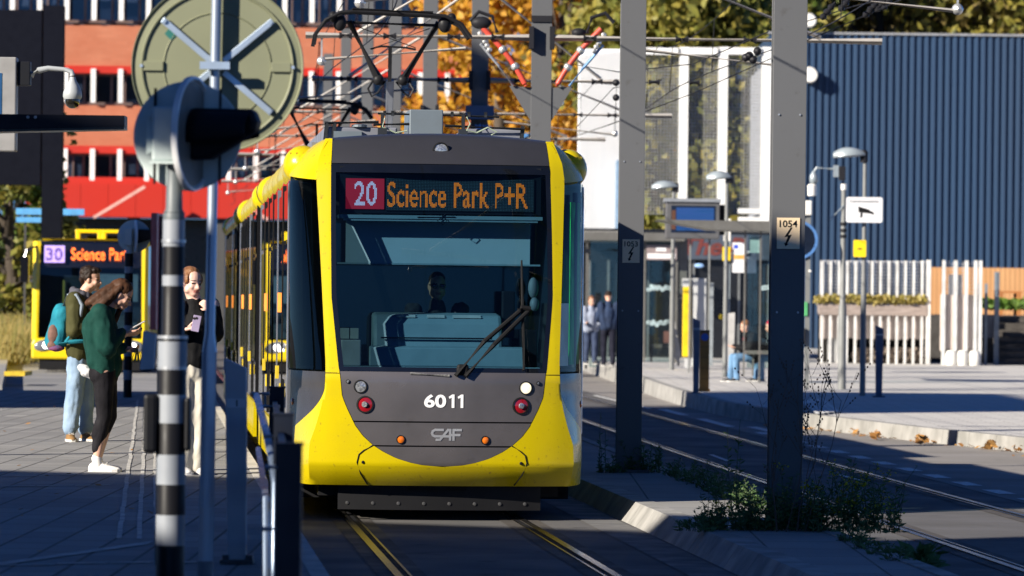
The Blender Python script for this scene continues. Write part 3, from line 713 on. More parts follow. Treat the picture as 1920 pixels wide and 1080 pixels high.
# crossing pull-off wires in the upper right
t = thing('pull_off_wire', 'two slanting wires with black insulators at the upper right', 'overhead wire')
mb = MB(); mb.tube([W(1500,44,53), W(1600,12,50), W(1690,-8,48)], .008, 5); mb.tube([W(1512,76,53), W(1640,22,50), W(1700,-6,48)], .008, 5); mb.build('cable', wire, t)
mb = MB()
for (u, v) in ((1550,24),(1556,16),(1584,8),(1630,20),(1637,14),(1652,9),(1664,6)): c = W(u,v,50); mb.lathe([(.02,-.1),(.045,-.06),(.02,-.02),(.045,.02),(.02,.06),(.01,.1)], c, (.5,0,.6), 8)
mb.build('insulator', darkfit, t, smooth=True)
t = thing('pull_off_wire', 'dark wires crossing in front of the wire mesh with insulators', 'overhead wire')
mb = MB(); mb.tube([W(1040,115,54), W(1160,135,54), W(1300,120,52), W(1440,60,50)], .007, 5); mb.tube([W(1080,240,60), W(1150,165,60), W(1240,150,58)], .007, 5); mb.tube([W(1140,235,54), W(1300,175,52), W(1445,110,50)], .006, 5); mb.build('cable', wire, t)
mb = MB()
for (u, v) in ((1405,104),(1412,112),(1420,96),(1398,108),(1155,155),(1155,183)): mb.ball(W(u,v,51 if u > 1200 else 60), .05, 8, 6)
mb.build('insulator', darkfit, t, smooth=True)
# ------------------------------------------------------------------ the tram
yel = M('tram_yellow', (.54,.425,.002), .28, col2=(.49,.38,.003), scale=2.2, coat=.15, spec=.35, specks=26, speck_col=(.16,.10,.02), speck_amt=.55)
gmet = M('tram_grey', (.135,.125,.130), .30, .35, col2=(.100,.093,.097), scale=2.2, coat=.4, specks=5, speck_col=(.075,.068,.068), speck_amt=.6)
blk = M('tram_black_panel', (.030,.030,.036), .38, coat=.15, var=.15)
seam = M('seam_black', (.006,.006,.007), .6)
darkside = M('tram_dark_side', (.012,.012,.014), .10, coat=1.0, var=.1)
tglass = glass('tram_glass', (.34,.52,.62), .8, 1.45)
sglass = glass('tram_side_glass', (.16,.18,.19), 1.0, 1.75)
trim = M('trim_silver', (.55,.55,.56), .3, .8)
rubber = M('rubber_black', (.010,.010,.011), .65)
skirtm = M('skirt_dark', (.013,.013,.014), .45, 0, col2=(.008,.008,.009), scale=3)
roofm = M('roof_grey', (.23,.24,.28), .5, .2, col2=(.17,.18,.21), scale=3)
lensw = M('lens_clear', (.50,.52,.54), .08, .5, col2=(.18,.19,.21), scale=60, coat=1)
lenson = M('lens_lit', (.95,.85,.62), .1, emit=.5, col2=(.6,.5,.3), scale=50, coat=1)
lensr = M('lens_red', (.30,.008,.014), .12, coat=1)
lenso = M('lens_amber', (.85,.19,.012), .15, coat=1)
whitel = M('lettering_white', (.85,.85,.85), .5, var=.05)
chrome = M('badge_silver', (.66,.66,.67), .3, .6)
T = thing('tram', 'yellow and grey tram coming head on, route 20 to Science Park', 'tram', (-.565, 35.75, 0), HD)
def lerp_tab(tab, z):
    for (z1, a), (z0, b) in zip(tab, tab[1:]):
        if z0 <= z <= z1: return b+(a-b)*(z-z0)/(z1-z0)
    return tab[0][1] if z > tab[0][0] else tab[-1][1]
XI = [(3.3,.915),(3.0,.937),(2.46,.940),(1.887,.937),(1.31,.880),(1.24,.868),(1.054,.848),(.955,.808),(.806,.735),(.72,.67),(.644,.585),(.59,.50),(.536,.39),(.50,.27),(.48,.17),(.466,.0)]
XO = [(3.3,.96),(3.22,.985),(3.05,1.045),(2.9,1.062),(2.46,1.04),(1.887,1.012),(1.31,.985),(1.1,.992),(.955,1.02),(.806,1.06),(.66,1.11),(.5,1.12),(.3,1.10)]
xi = lambda z: lerp_tab(XI, z); xo = lambda z: lerp_tab(XO, z)
def FY(x, z):
    a = abs(x); y = .10*a**2.2 + (max(0, a-.95)*.06)
    y += .27*max(0, z-1.2) + .06*max(0, z-1.2)**2*.5 if z > 1.2 else .05*((1.2-z)/.9)**2
    if z > 2.95: y += (z-2.95)**2*1.4
    if z < .50: y += (.50-z)**1.6*1.9
    return y
YB = 1.25
def GS(z, t, sx):                       # cab flank, from the front corner to the full-width body
    x0 = xo(z); y0 = FY(x0, z); x = x0 + (1.275-x0)*(1-(1-t)**2.0); return (sx*x, y0+(YB-y0)*t, z)
def zs(a, b, n): return [a+(b-a)*i/n for i in range(n+1)]
# yellow front frame: one row per height, from the windscreen edge over the pillar and round onto the flank
zrow = zs(3.24,3.0,5)+zs(3.0,1.27,20)[1:]+zs(1.27,.90,16)[1:]+zs(.90,.50,26)[1:]+[.49,.48,.472,.466]
tw = lambda z: max(.0, min(1, max(0, (1-((z-.66)/.50)))))**2.6
def flank_pts(z, sx, n=9):
    t1 = 1.0 if z <= .66 else tw(z); return [GS(z, t1*k/n, sx) for k in range(1, n+1)]
mb = MB()
for sx in (-1, 1):
    mb.grid([[(sx*(xi(z)+(xo(z)-xi(z))*k/8), FY(xi(z)+(xo(z)-xi(z))*k/8, z), z) for k in range(9)]+flank_pts(z, sx) for z in zrow], flip=sx < 0)
    mb.grid([[(sx*(xi(z)), FY(xi(z), z)+q, z) for q in (0, .05)] for z in zrow])
mb.grid([[p for p in flank_pts(z, -1)[::-1]]+[(x, FY(x, z), z) for x in [xo(z)*(-1+k/20) for k in range(41)]]+flank_pts(z, 1) for z in (.466,.44,.41,.37,.33,.30)])
mb.build('front_frame', yel, T, smooth=True, angle=50)
# fine joints of the bumper
mb = MB()
for sx in (-1, 1):
    pts = [(.585,.645),(.66,.60),(.70,.565),(.715,.50),(.68,.40),(.62,.31)]
    mb.tube([(sx*x, FY(x, z)-.001, z) for x, z in pts], .006, 6)
    mb.tube([(sx*(xi(1.245)+(xo(1.245)-xi(1.245))*k/5), FY(xi(1.245)+(xo(1.245)-xi(1.245))*k/5, 1.245)-.0005, 1.245) for k in range(6)], .004, 5)
    mb.ball((sx*.665, FY(.665,.50)-.002, .50), (.014,.006,.014), 10, 6)
mb.build('bumper_joint', seam, T)
# yellow horns sweeping back along the roof edge
mb = MB()
for sx in (-1, 1):
    rows = []
    for a in zs(0,1,14):
        row = []
        for b in zs(0,1,10):
            x0, y0, z0_ = GS(2.88+.05*a, a, sx)
            xr = sx*(xi(3.24)+.0+(.99-xi(3.24))*a); zt = 3.24+.02*math.sin(math.pi*min(1, a*1.4))-.03*a
            yr = FY(xi(3.24), 3.24)+.02+(YB+.3-FY(xi(3.24), 3.24))*a
            x = x0+(xr-x0)*(b**1.5); z = z0_+(zt-z0_)*(1-(1-b)**1.6); y = y0+(yr-y0)*b
            row.append((x, y, z))
        rows.append(row)
    mb.grid(rows, flip=sx < 0)
mb.build('roof_horn', yel, T, smooth=True, angle=60)
# windscreen, black top panel, grey nose panels
mb = MB(); mb.grid([[(s*xi(z)*.998, FY(s*xi(z), z)+.004, z) for s in zs(-1,1,30)] for z in zs(3.02,1.275,24)]); ws = mb.build('windscreen', tglass, T, smooth=True)
mb = MB()
def band(mb, z_lo, z_hi, hw, off, m=30):
    mb.grid([[(s*hw(z), FY(s*hw(z), z)+off, z) for s in zs(-1,1,m)] for z in zs(z_lo, z_hi, 3)])
band(mb, 2.945, 3.02, xi, -.001); band(mb, 1.262, 1.30, xi, -.001)
for sx in (-1, 1): mb.grid([[(sx*(xi(z)-q), FY(xi(z)-q, z)-.0008, z) for q in (0,.02,.042)] for z in zs(2.95,1.30,16)])
mb.build('black_border', M('border_ink', (.006,.007,.009), .12, coat=1), ws, smooth=True)
mb = MB(); rows = []
for t in zs(0,1,8):
    rows.append([(s*.93*(1-.012*t), FY(s*.93, 3.025+(3.275-.055*s*s-3.025)*t)-.003, 3.025+(3.275-.055*s*s-3.025)*t) for s in zs(-1,1,30)])
rows.append([(s*.93, 1.0, 3.30-.05*s*s) for s in zs(-1,1,30)]); rows.append([(s*.95, YB+.4, 3.30-.05*s*s) for s in zs(-1,1,30)])
mb.grid(rows); tp = mb.build('brow_panel', blk, T, smooth=True, angle=50)
def lamp(parent, x, z, r, ring, lens, name='headlight', deep=.02):
    y = FY(x, z); n = Vector((FY(x+.01,z)-FY(x-.01,z), -.02, -(0))).normalized(); n = Vector((-(FY(x+.01,z)-FY(x-.01,z))/.02*-1, -1, 0)).normalized()
    ax = Vector(((FY(x+.01,z)-FY(x-.01,z))/.02, -1, 0)).normalized()
    f = MB(); f.lathe([(r*1.22,-.01),(r*1.22,.008),(r*1.02,.010),(r*1.0,.002)], (x,y,z), ax, 28); o = f.build(name, ring, parent, smooth=True)
    g = MB(); g.lathe([(r*1.0,.003),(r*.8,.006),(r*.4,.009),(1e-4,.010)], (x,y,z), ax, 24); g.build('lens', lens, o, smooth=True); return o
lamp(tp, 0, 3.145, .058, rubber, lensw, 'marker_lamp')
mb = MB(); mb.grid([[(s*max(0, xi(z)+.004), FY(s*xi(z), z)+.016, z) for s in zs(-1,1,30)] for z in zs(1.275,.47,30)]); mb.build('nose_backing', seam, T, smooth=True)
def nose(z1, z0, name):
    mb = MB(); zz = zs(z1, z0, 14); g = .006
    mb.grid([[(s*max(.001, xi(z)-g), FY(s*max(.001, xi(z)-g), z)+.001, z) for s in zs(-1,1,30)] for z in zz])
    return mb.build(name, gmet, T, smooth=True)
np1 = nose(1.262, .848, 'nose_panel'); np2 = nose(.836, .645, 'nose_panel'); np3 = nose(.633, .473, 'nose_panel')
for sx in (-1, 1):
    lamp(T, sx*.695, 1.135, .047, rubber, lenson if sx > 0 else lensw, 'headlight')
    q = lamp(T, sx*.655, .985, .060, rubber, lensr, 'tail_light')
    g = MB(); g.lathe([(.026,.016),(.022,.024),(1e-4,.026)], (sx*.655, FY(.655,.985), .985), (sx*.3,-1,0), 16); g.build('reflector', lensw, q, smooth=True)
    lamp(T, sx*.355, .695, .030, rubber, lenso, 'indicator')
    lamp(T, sx*.80, 1.175, .014, rubber, lensw, 'sensor')
def onface(cx, cz, off=-.004): return lambda x, z: (cx+x, FY(cx+x, cz+z)+off, cz+z)
mb = MB(); put_text(mb, '60', .112, onface(-.070,1.02), width=.185, bold=.03)
one = [(.004,-.056),(.027,-.056),(.027,.056),(.008,.056),(-.022,.036),(-.014,.020),(.004,.031)]
for cx_ in (.065, .140): g_ = onface(cx_,1.02); mb.add([g_(x, z) for x, z in one], [tuple(range(7))])
mb.build('fleet_number', whitel, np1)
mb = MB(); fn = onface(.03,.738,-.003)
def stroke(pts, w=.020):
    for a, b in zip(pts, pts[1:]):
        a, b = Vector(a), Vector(b); dd = (b-a).normalized(); n = Vector((-dd.y, dd.x))*w/2; a2, b2 = a-dd*w*.35, b+dd*w*.35
        mb.add([fn(*(a2-n)), fn(*(b2-n)), fn(*(b2+n)), fn(*(a2+n))], [(0,1,2,3)])
stroke([(-.03,.040),(-.095,.040),(-.115,.030),(-.122,.010),(-.115,-.006),(-.095,-.014),(-.045,-.014)])
stroke([(-.085,-.043),(-.055,-.043),(.012,.040),(.030,.040),(.030,-.043)]); stroke([(-.035,-.014),(.030,-.014)])
stroke([(.058,-.043),(.058,.040),(.122,.040)]); stroke([(.030,-.002),(.110,-.002)])
mb.build('maker_badge', chrome, np2)
# front plough
mb = MB()
mb.grid([[(x, .31+.10*x*x, z) for x in zs(-.86,.86,24)] for z in (.315,.27,.12,.09)])
mb.grid([[(x, .31+.10*x*x+q, .09) for x in zs(-.86,.86,24)] for q in (0,.12)]); pl = mb.build('front_skirt', skirtm, T, smooth=True, angle=30)
mb = MB()
for k in range(8): x = -.78+k*.215; mb.lathe([(.016,0),(.014,.008),(1e-4,.011)], (x, .31+.10*x*x, .145), (0,-1,0), 10)
mb.build('bolt', M('bolt_dull', (.05,.05,.052), .5), pl, smooth=True)
MB().box(-1.02,1.02,.52,2.2,.20,.31).build('underframe', rubber, T)
MB().box(-.28,.22,.26,.38,.262,.312).build('coupler_slot', seam, pl)
# flank glass of the cab and the dark panel below
for sx in (-1, 1):
    mb = MB(); mb.grid([[GS(z, t, sx) for t in zs(.01,1,12)] for z in [1.27+(2.88-1.27)*k/14 for k in range(15)]], flip=sx > 0)
    sw = mb.build('cab_side_window', glass('cab_side_glass', (.15,.20,.19), .40, 1.45) if sx < 0 else glass('cab_side_glass_clear', (.80,.88,.82), .30, 1.4), T, smooth=True)
    mb = MB(); mb.grid([[GS(z, min(.985, tw(z)+.004)+(1-min(.985, tw(z)+.004))*k/10, sx) for k in range(11)] for z in zs(1.255,.665,18)], flip=sx > 0)
    o = mb.build('cab_side_panel', M('tram_side_grey', (.045,.042,.043), .25, 0, coat=.0, var=.15, spec=.3), T, smooth=True)
    p = Vector(GS(.985, .62, sx)); mb = MB(); mb.ball(p, (.012,.03,.03), 10, 8); mb.build('side_marker', lenso, o, smooth=True)
    mb = MB(); mb.tube([GS(z, .90, sx) for z in zs(2.86,.72,10)], .012, 6); mb.build('silver_trim', trim, sw)
    mb = MB(); mb.tube([Vector(GS(z, .45, sx))+Vector((-sx*.03,0,0)) for z in zs(2.8,1.3,6)], .022, 8); mb.build('window_post', rubber, sw)
# curtain-like green blind inside right flank
mb = MB(); mb.grid([[Vector(GS(z, .30+.62*t, 1))-Vector((.035+.010*math.sin(t*50), 0, 0)) for t in zs(0,1,40)] for z in (1.33,2.0,2.72)]); mb.build('green_blind', M('blind_green', (.02,.55,.09), .6, var=.6, scale=5, stretch=(1,6,.3)), T)
mb = MB(); mb.grid([[Vector(GS(z, .06+.20*t, 1))-Vector((.03, 0, 0)) for t in (0,1)] for z in (1.32,1.85)]); mb.build('notice_sheet', M('notice_white', (.7,.7,.68), .6), T)
# cab interior
cabd = M('cab_dark', (.012,.018,.030), .7, var=.3)
desk = M('cab_desk', (.21,.29,.32), .6, var=.1, col2=(.17,.245,.275))
dark2 = M('cab_bezel', (.012,.014,.018), .4)
mb = MB(); mb.box(-1.15,1.15,2.15,2.2,.6,3.1); mb.box(-1.0,1.0,.5,2.15,.7,.72); mb.box(-.93,.93,.75,2.15,3.06,3.09); mb.build('cab_lining', cabd, T)
MB().box(-.86,.86,.50,1.0,1.22,1.30).build('desk_shelf', desk, T, bevel=.01)
mb = MB(); mb.prism([(.56,1.30),(.66,1.66),(.74,1.74),(1.02,1.76),(1.02,1.30)], -.56, .54, Matrix(((0,0,1,0),(1,0,0,0),(0,1,0,0),(0,0,0,1)))); dk = mb.build('dashboard', desk, T, bevel=.03)
mb = MB(); mb.prism([(.50,1.30),(.52,1.46),(.60,1.475),(.60,1.30)], -.60, .72, Matrix(((0,0,1,0),(1,0,0,0),(0,1,0,0),(0,0,0,1)))); mb.build('lower_console', desk, dk, bevel=.01)
MB().box(-.50,.45,.590,.602,1.535,1.548).build('dash_groove', dark2, dk)
mb = MB()
for (a, b) in ((-.36,-.20),(-.10,.05),(.12,.36)):
    for k in range(2): mb.box(a, b, .700+.022*k, .712+.022*k, 1.715+.012*k, 1.728+.012*k)
mb.build('air_vent', M('vent_pale', (.55,.56,.54), .7), dk)
MB().box(-.84,-.67,.52,.80,1.30,1.52).build('desk_cabinet', M('cab_pale', (.48,.49,.48), .6), T, bevel=.01)
mb = MB(); mb.box(-.845,-.77,.60,.62,1.53,1.62); mb.box(-.76,-.69,.60,.62,1.53,1.62); mb.build('note_card', M('card_pale', (.45,.47,.42), .6), T)
mb = MB(); mb.box(.70,.84,.60,.9,1.30,1.62); mb.box(.55,.66,.8,.9,1.55,1.95); mb.build('cab_equipment', dark2, T, bevel=.01)
# destination display, light shelf, sun blind
ledbase = M('led_board', (.016,.022,.028), .6)
ys = FY(0, 2.8)+.14
db = MB().box(-.86,.86,ys,ys+.1,2.60,3.0).build('display_case', dark2, T)
bd = MB().box(-.47,.80,ys-.012,ys-.001,2.625,2.905).build('display_board', ledbase, db)
MB().box(-.81,-.482,ys-.012,ys-.001,2.635,2.895).build('route_board', M('led_red', (.50,.008,.025), .7, emit=.30), db)
def leds(mb, s, x0, z0, w, h, nx, ny, y, k=.60, bold=.0):
    px, pz = w/nx, h/ny
    for i, j in raster(s, nx, ny, bold): cx, cz = x0+(i+.5)*px, z0+(j+.5)*pz; mb.quad((cx-px*k/2,y,cz-pz*k/2),(cx+px*k/2,y,cz-pz*k/2),(cx+px*k/2,y,cz+pz*k/2),(cx-px*k/2,y,cz+pz*k/2))
mb = MB(); leds(mb, 'Science Park P+R', -.455, 2.655, 1.20, .215, 108, 20, ys-.0135, .80, .012); mb.build('led_text', M('led_amber', (.85,.17,.006), .6, emit=.6), bd)
mb = MB(); leds(mb, '20', -.735, 2.665, .19, .205, 17, 19, ys-.0135, .85, .012); mb.build('led_number', M('led_white', (.70,.62,.78), .6, emit=.35), bd)
mb = MB()
for i in range(96):
    for j in range(21):
        cx, cz = -.465+(i+.5)*1.26/96, 2.63+(j+.5)*.27/21; mb.quad((cx-.0025,ys-.0125,cz-.0025),(cx+.0025,ys-.0125,cz-.0025),(cx+.0025,ys-.0125,cz+.0025),(cx-.0025,ys-.0125,cz+.0025))
mb.build('led_grid', M('led_off', (.09,.16,.19), .6), bd)
mb = MB(); mb.box(-.87,.87,ys-.06,ys+.1,2.555,2.585); mb.box(-.83,.83,ys-.05,ys-.03,2.535,2.552); mb.build('light_shelf', desk, T)
mb = MB(); mb.tube([(.0,ys-.065,2.60),(.05,ys-.07,2.54),(.02,ys-.07,2.51),(-.03,ys-.07,2.54),(.04,ys-.065,2.60)], .004, 5); mb.tube([(-.2,ys-.065,2.57),(.12,ys-.065,2.575)], .005, 5); mb.build('wiring', dark2, T)
MB().box(-.80,.78,ys+.112,ys+.118,2.18,2.56).build('sun_blind', M('blind_grey', (.36,.44,.47), .7, var=.06), T)
MB().box(-.87,.87,ys+.105,ys+.125,2.165,2.18).build('blind_rail', desk, T)
# mirror-like speaker unit at right
mb = MB(); mb.ball((.80,.62,1.98), (.045,.04,.09), 12, 9); mb.ball((.81,.60,1.84), (.04,.04,.06)); mb.build('cab_camera', M('cab_grey', (.16,.18,.19), .6), T, smooth=True)
# wiper
mb = MB()
def fp(x, z, o=-.03): return Vector((x, FY(x, z)+o, z))
mb.tube([fp(.10,1.235), fp(.34,1.52), fp(.66,1.79)], .020, 8); mb.tube([fp(.18,1.23), fp(.42,1.49), fp(.72,1.78)], .020, 8)
mb.tube([fp(.64,1.79,-.04), fp(.66,1.81,-.04), fp(.74,1.80,-.04)], .022, 8)
wp = mb.build('wiper_arm', rubber, T, smooth=True)
p0, p1 = fp(.678,1.285,-.018), fp(.672,2.21,-.018); mb = MB(); mb.tube([p0, p0.lerp(p1,.5)+Vector((0,-.005,0)), p1], [.010,.014,.008], 6); mb.build('wiper_blade', rubber, wp)
b0 = MB(); b0.box(.11,.21,FY(.15,1.25)-.02,FY(.15,1.25)+.02,1.235,1.33); b0.build('wiper_base', rubber, wp, bevel=.02)
mb = MB(); mb.tube([fp(.05,1.232,-.004), fp(-.28,1.25,-.004)], .012, 6); mb.build('brush_strip', M('brush_grey', (.2,.2,.2), .9, var=.6, scale=60), T)
# ---- body behind the cab
Y0 = YB; mods = [(YB, 10.6), (12.9, 21.5), (23.8, 33.0)]
for mi, (a, b) in enumerate(mods):
    bodyo = MB().box(-1.262,1.262,a,b,.70,2.93).build('body_module', darkside, T)
    mb = MB()
    for sx in (-1, 1): mb.box(min(sx*1.24,sx*1.278), max(sx*1.24,sx*1.278), a+.003, b, .30, .695)
    mb.build('yellow_skirt', yel, T)
    n = max(3, round((b-a)/1.45)); st = (b-a)/n
    for sx in (-1, 1):
        for i in range(n):
            ya, yb_ = a+i*st+.05, a+(i+1)*st-.05
            if i % 3 == 1:
                mb = MB()
                for (p, q) in ((ya, (ya+yb_)/2-.015), ((ya+yb_)/2+.015, yb_)): mb.box(min(sx*1.2625,sx*1.272), max(sx*1.2625,sx*1.272), p, q, .74, 2.80)
                dr = mb.build('door', sglass, T)
                mb = MB(); mb.box(min(sx*1.272,sx*1.292), max(sx*1.272,sx*1.292), (ya+yb_)/2-.035, (ya+yb_)/2+.035, 1.74, 1.92); mb.build('door_light', M('door_orange', (.95,.30,.05), .4, emit=.5), dr)
                mb = MB(); mb.box(min(sx*1.272,sx*1.288), max(sx*1.272,sx*1.288), ya+.05, ya+.16, .98, 1.10); mb.box(min(sx*1.272,sx*1.288), max(sx*1.272,sx*1.288), yb_-.16, yb_-.05, 1.12, 1.24); mb.build('door_label', M('label_yellow', (.85,.62,.03), .5), dr)
            else:
                mb = MB(); mb.box(min(sx*1.2625,sx*1.272), max(sx*1.2625,sx*1.272), ya, yb_, 1.15, 2.34); wn = mb.build('side_window', sglass, T)
                mb = MB(); mb.box(min(sx*1.2625,sx*1.272), max(sx*1.2625,sx*1.272), ya, yb_, 2.38, 2.82); mb.build('top_light', sglass, wn)
            mb = MB(); mb.box(min(sx*1.262,sx*1.279), max(sx*1.262,sx*1.279), yb_+.03, yb_+.07, .72, 2.88); mb.build('window_strip', trim if i % 4 == 1 else rubber, T)
    # rounded yellow roof edge made of short swelling segments with ball ends
    mb = MB()
    for sx in (-1, 1):
        k = max(2, round((b-a-.6)/1.7)); L = (b-a-.5)/k
        for i in range(k):
            y = a+.25+i*L; mb.lathe([(1e-3,0),(.15,.0),(.185,L*.2),(.195,L*.5),(.185,L*.8),(.15,L-.001),(1e-3,L)], (sx*1.10, y, 2.985), (0,1,0), 18)
    re = mb.build('roof_edge', yel, T, smooth=True, angle=35)
    for sx in (-1, 1):
        for y, front in ((a+.10, 1), (b-.15, 0)):
            bb = MB(); bb.ball((sx*1.15, y, 3.02), .175, 20, 12); bo = bb.build('roof_ball', yel, re, smooth=True)
            if not front: bb = MB(); bb.lathe([(.155,0),(.16,.02),(1e-3,.03)], (sx*1.17, y+.165, 3.02), (0,1,0), 20); bb.build('dark_cap', rubber, bo)
            else:
                bb = MB()
                for k in range(5):
                    aa = -.9+k*.45; c = Vector((sx*1.15+.178*math.sin(aa)*.8, y-.178*math.cos(aa)*.75, 3.02+.09)); bb.box(c.x-.006, c.x+.006, c.y-.012, c.y+.012, c.z-.018, c.z+.018)
                bb.build('slot', M('slot_amber', (.35,.24,.01), .6), bo)
    MB().box(-1.08,1.08,a,b,2.93,3.22).build('roof', roofm, T)
    MB().box(-1.2,1.2,a+.2,b-.2,.14,.69).build('undercarriage', rubber, T)
for (a, b) in ((10.6,12.9),(21.5,23.8)):
    mb = MB()
    for i in range(14): y = a+(b-a)*i/14; mb.box(-1.16,1.16,y+.02,y+(b-a)/14-.02,.5,2.95); mb.box(-1.11,1.11,y,y+(b-a)/14-.001,.55,2.9)
    mb.build('bellows', rubber, T)
# roof equipment seen over the brow
eq = M('roof_box', (.165,.20,.225), .45, .2, var=.15)
rs = MB().box(-.18,.12,2.2,3.0,3.32,3.56).build('roof_box', eq, T, bevel=.01)
mb = MB(); mb.box(-.93,-.28,2.3,6.5,3.24,3.40); mb.box(.32,.84,2.3,6.5,3.24,3.40); mb.box(-.28,.32,2.4,6.5,3.24,3.345); hk = mb.build('roof_housing', roofm, T, bevel=.015)
mb = MB()
for x in (-.93,-.86,.82): mb.tube([(x,2.28,3.22),(x+.02,2.28,3.43)], .018, 6)
mb.tube([(-.93,2.28,3.43),(-.45,2.26,3.445)], .016, 6); mb.tube([(-.46,2.22,3.52),(.62,2.22,3.505)], .011, 6); mb.tube([(.14,2.22,3.42),(.84,2.25,3.40)], .014, 6); mb.tube([(-.5,2.22,3.42),(-.18,2.22,3.43)], .014, 6)
for x in (-.40,-.33,.2,.35,.5): mb.tube([(x,2.21,3.50),(x,2.21,3.545)], .014, 6)
for x in (-.42,.30): mb.tube([(x,2.21,3.30),(x,2.21,3.52)], .016, 6); mb.box(x-.04,x+.04,2.18,2.26,3.33,3.39)
mb.build('handrail', M('rail_dark', (.05,.055,.06), .4, .5), hk, smooth=True)
mb = MB(); mb.tube([(.33,2.2,3.50),(.36,2.18,3.44),(.33,2.18,3.38),(.42,2.2,3.36),(.52,2.2,3.41),(.60,2.2,3.37),(.55,2.2,3.34)], .007, 6); mb.tube([(-.40,2.2,3.48),(-.42,2.2,3.40),(-.3,2.2,3.35),(-.2,2.2,3.37)], .007, 6); mb.build('cable', M('cable_green', (.35,.42,.30), .5), hk)
mb = MB(); mb.lathe([(.07,0),(.07,.02),(.03,.03)], (-.62,2.32,3.40), (0,0,1), 14); mb.box(-.85,-.60,2.27,2.30,3.27,3.36); mb.build('cover', eq, hk)
# pantographs
def panto(y, name='pantograph'):
    panb = M('panto_black', (.018,.018,.020), .45)
    zc = 4.86; ox = .03
    ms = MB(); ms.tube([(ox,y+.4,3.2),(ox,y+.1,4.18)], .042, 12); pr = ms.build(name, galv, T, smooth=True)
    mb = MB()
    for sx in (-1, 1):
        mb.tube([(ox+sx*.14,y,4.20),(ox+sx*.47+.02,y-.15,zc-.08)], [.042,.034], 10); mb.ball((ox+sx*.13,y,4.18), .06)
        mb.tube([(ox+sx*.06,y,4.16),(ox+sx*.14,y-.05,4.04),(ox+sx*.20,y-.05,4.00),(ox+sx*.24,y-.05,4.08),(ox+sx*.18,y,4.18)], .012, 6)
        mb.ball((ox+sx*.55,y-.2,zc-.10), (.07,.06,.09)); mb.ball((ox+sx*.62,y-.2,zc-.04), (.05,.06,.06))
    mb.tube([(ox-.09,y+.02,4.2),(ox-.45,y-.1,zc-.12)], .014, 6); mb.tube([(ox-.01,y,4.16),(ox-.01,y-.02,4.52)], .020, 8); mb.tube([(ox-.21,y-.02,4.50),(ox-.1,y-.02,4.53),(ox+.15,y-.02,4.52),(ox+.26,y-.02,4.50)], .012, 6)
    mb.build('frame', panb, pr, smooth=True)
    for dy, dz in ((-.28,0),(.05,.035)):
        mb = MB(); mb.tube([(ox-.82,y+dy,zc-.34),(ox-.80,y+dy,zc-.22),(ox-.70,y+dy,zc-.08),(ox-.55,y+dy,zc+.0+dz*.3),(ox-.40,y+dy,zc+.015+dz*.3),(ox+.40,y+dy,zc-.01+dz*.3),(ox+.55,y+dy,zc-.02),(ox+.72,y+dy,zc-.10),(ox+.82,y+dy,zc-.24)], .020, 8)
        mb.tube([(ox-.42,y+dy,zc+.035+dz*.3),(ox+.42,y+dy,zc+.01+dz*.3)], .022, 6); mb.build('collector_bar', panb, pr, smooth=True)
    mb = MB(); mb.tube([(ox-.52,y-.12,zc-.09),(ox+.52,y-.12,zc-.11)], .02, 6)
    for (p, q) in (((-.40,zc-.12),(.26,4.52)),((.40,zc-.14),(-.22,4.50))): mb.tube([(ox+p[0],y-.1,p[1]),(ox+q[0],y,q[1])], .006, 5)
    mb.build('crossbar', panb, pr)
panto(9.1); panto(29.0)
# driver area: a seated driver behind the desk is a person of their own (built with the people)
# ------------------------------------------------------------------ foreground signal, signs, barriers
polew = M('pole_white', (.27,.29,.32), .5, col2=(.22,.24,.27), scale=7)
poleb = M('pole_black', (.010,.010,.012), .45)
greyblue = M('signal_grey', (.52,.60,.58), .55, col2=(.43,.50,.50), scale=4)
hoodm = M('hood_black', (.006,.006,.009), .45)
signback = M('sign_back', (.205,.215,.135), .5, col2=(.175,.185,.115), scale=3)
def striped(mb, u_at, vs, d, rs, colors):
    pass
D1 = 21.0
def px(n): return n*D1/F
t = thing('tram_signal', 'large tram signal with black hood on a black and white banded pole', 'signal', tuple(W(318, 1140, D1)))
b = t.location
zv = lambda v: W(312, v, D1).z - b.z
edges = [(1300,0),(1022,1),(965,0),(908,1),(852,0),(793,1),(740,0),(690,1),(640,0),(572,1),(516,0),(462,1),(412,2)]
pol = None; prev = 1500
mb = MB(); mb.lathe([(px(27),zv(1500)),(px(27),zv(640)),(px(21),zv(628)),(px(20),zv(398))], (0,0,0), (0,0,1), 24); pol = mb.build('pole', poleb, t, smooth=True)
for v1, v0 in ((1022,965),(908,852),(793,740),(690,640),(572,516),(462,412)):
    r = (px(27.4) if v0 > 638 else px(20.6)); w = MB(); w.lathe([(r,zv(v1)),(r,zv(v0))], (0,0,0), (0,0,1), 24); w.build('white_band', polew, pol, smooth=True)
mb = MB()
for v in (452, 632, 690): r = px(22.5) if v < 630 else px(28.5); mb.lathe([(r,zv(v+3)),(r,zv(v-3))], (0,0,0), (0,0,1), 24)
mb.build('strap', galv, pol)
mb = MB(); mb.lathe([(px(20.5),zv(412)),(px(20.5),zv(400)),(px(16),zv(392)),(px(14),zv(300))], (0,0,0), (0,0,1), 20); mb.build('signal_neck', M('neck_grey', (.11,.13,.14), .55), t, smooth=True)
M('button_box', (.006,.0065,.009), .5)
mb = MB(); mb.box(-px(52),-px(25),-px(24),px(24),zv(850),zv(738)); mb.box(px(25),px(36),-px(24),px(24),zv(845),zv(745)); mb.build('push_button_box', MATS['button_box'], t, bevel=.02)
c = MB(); c.quad((-px(20),-px(53),zv(775)),(px(6),-px(53),zv(768)),(px(4),-px(53),zv(762)),(-px(16),-px(53),zv(766)))
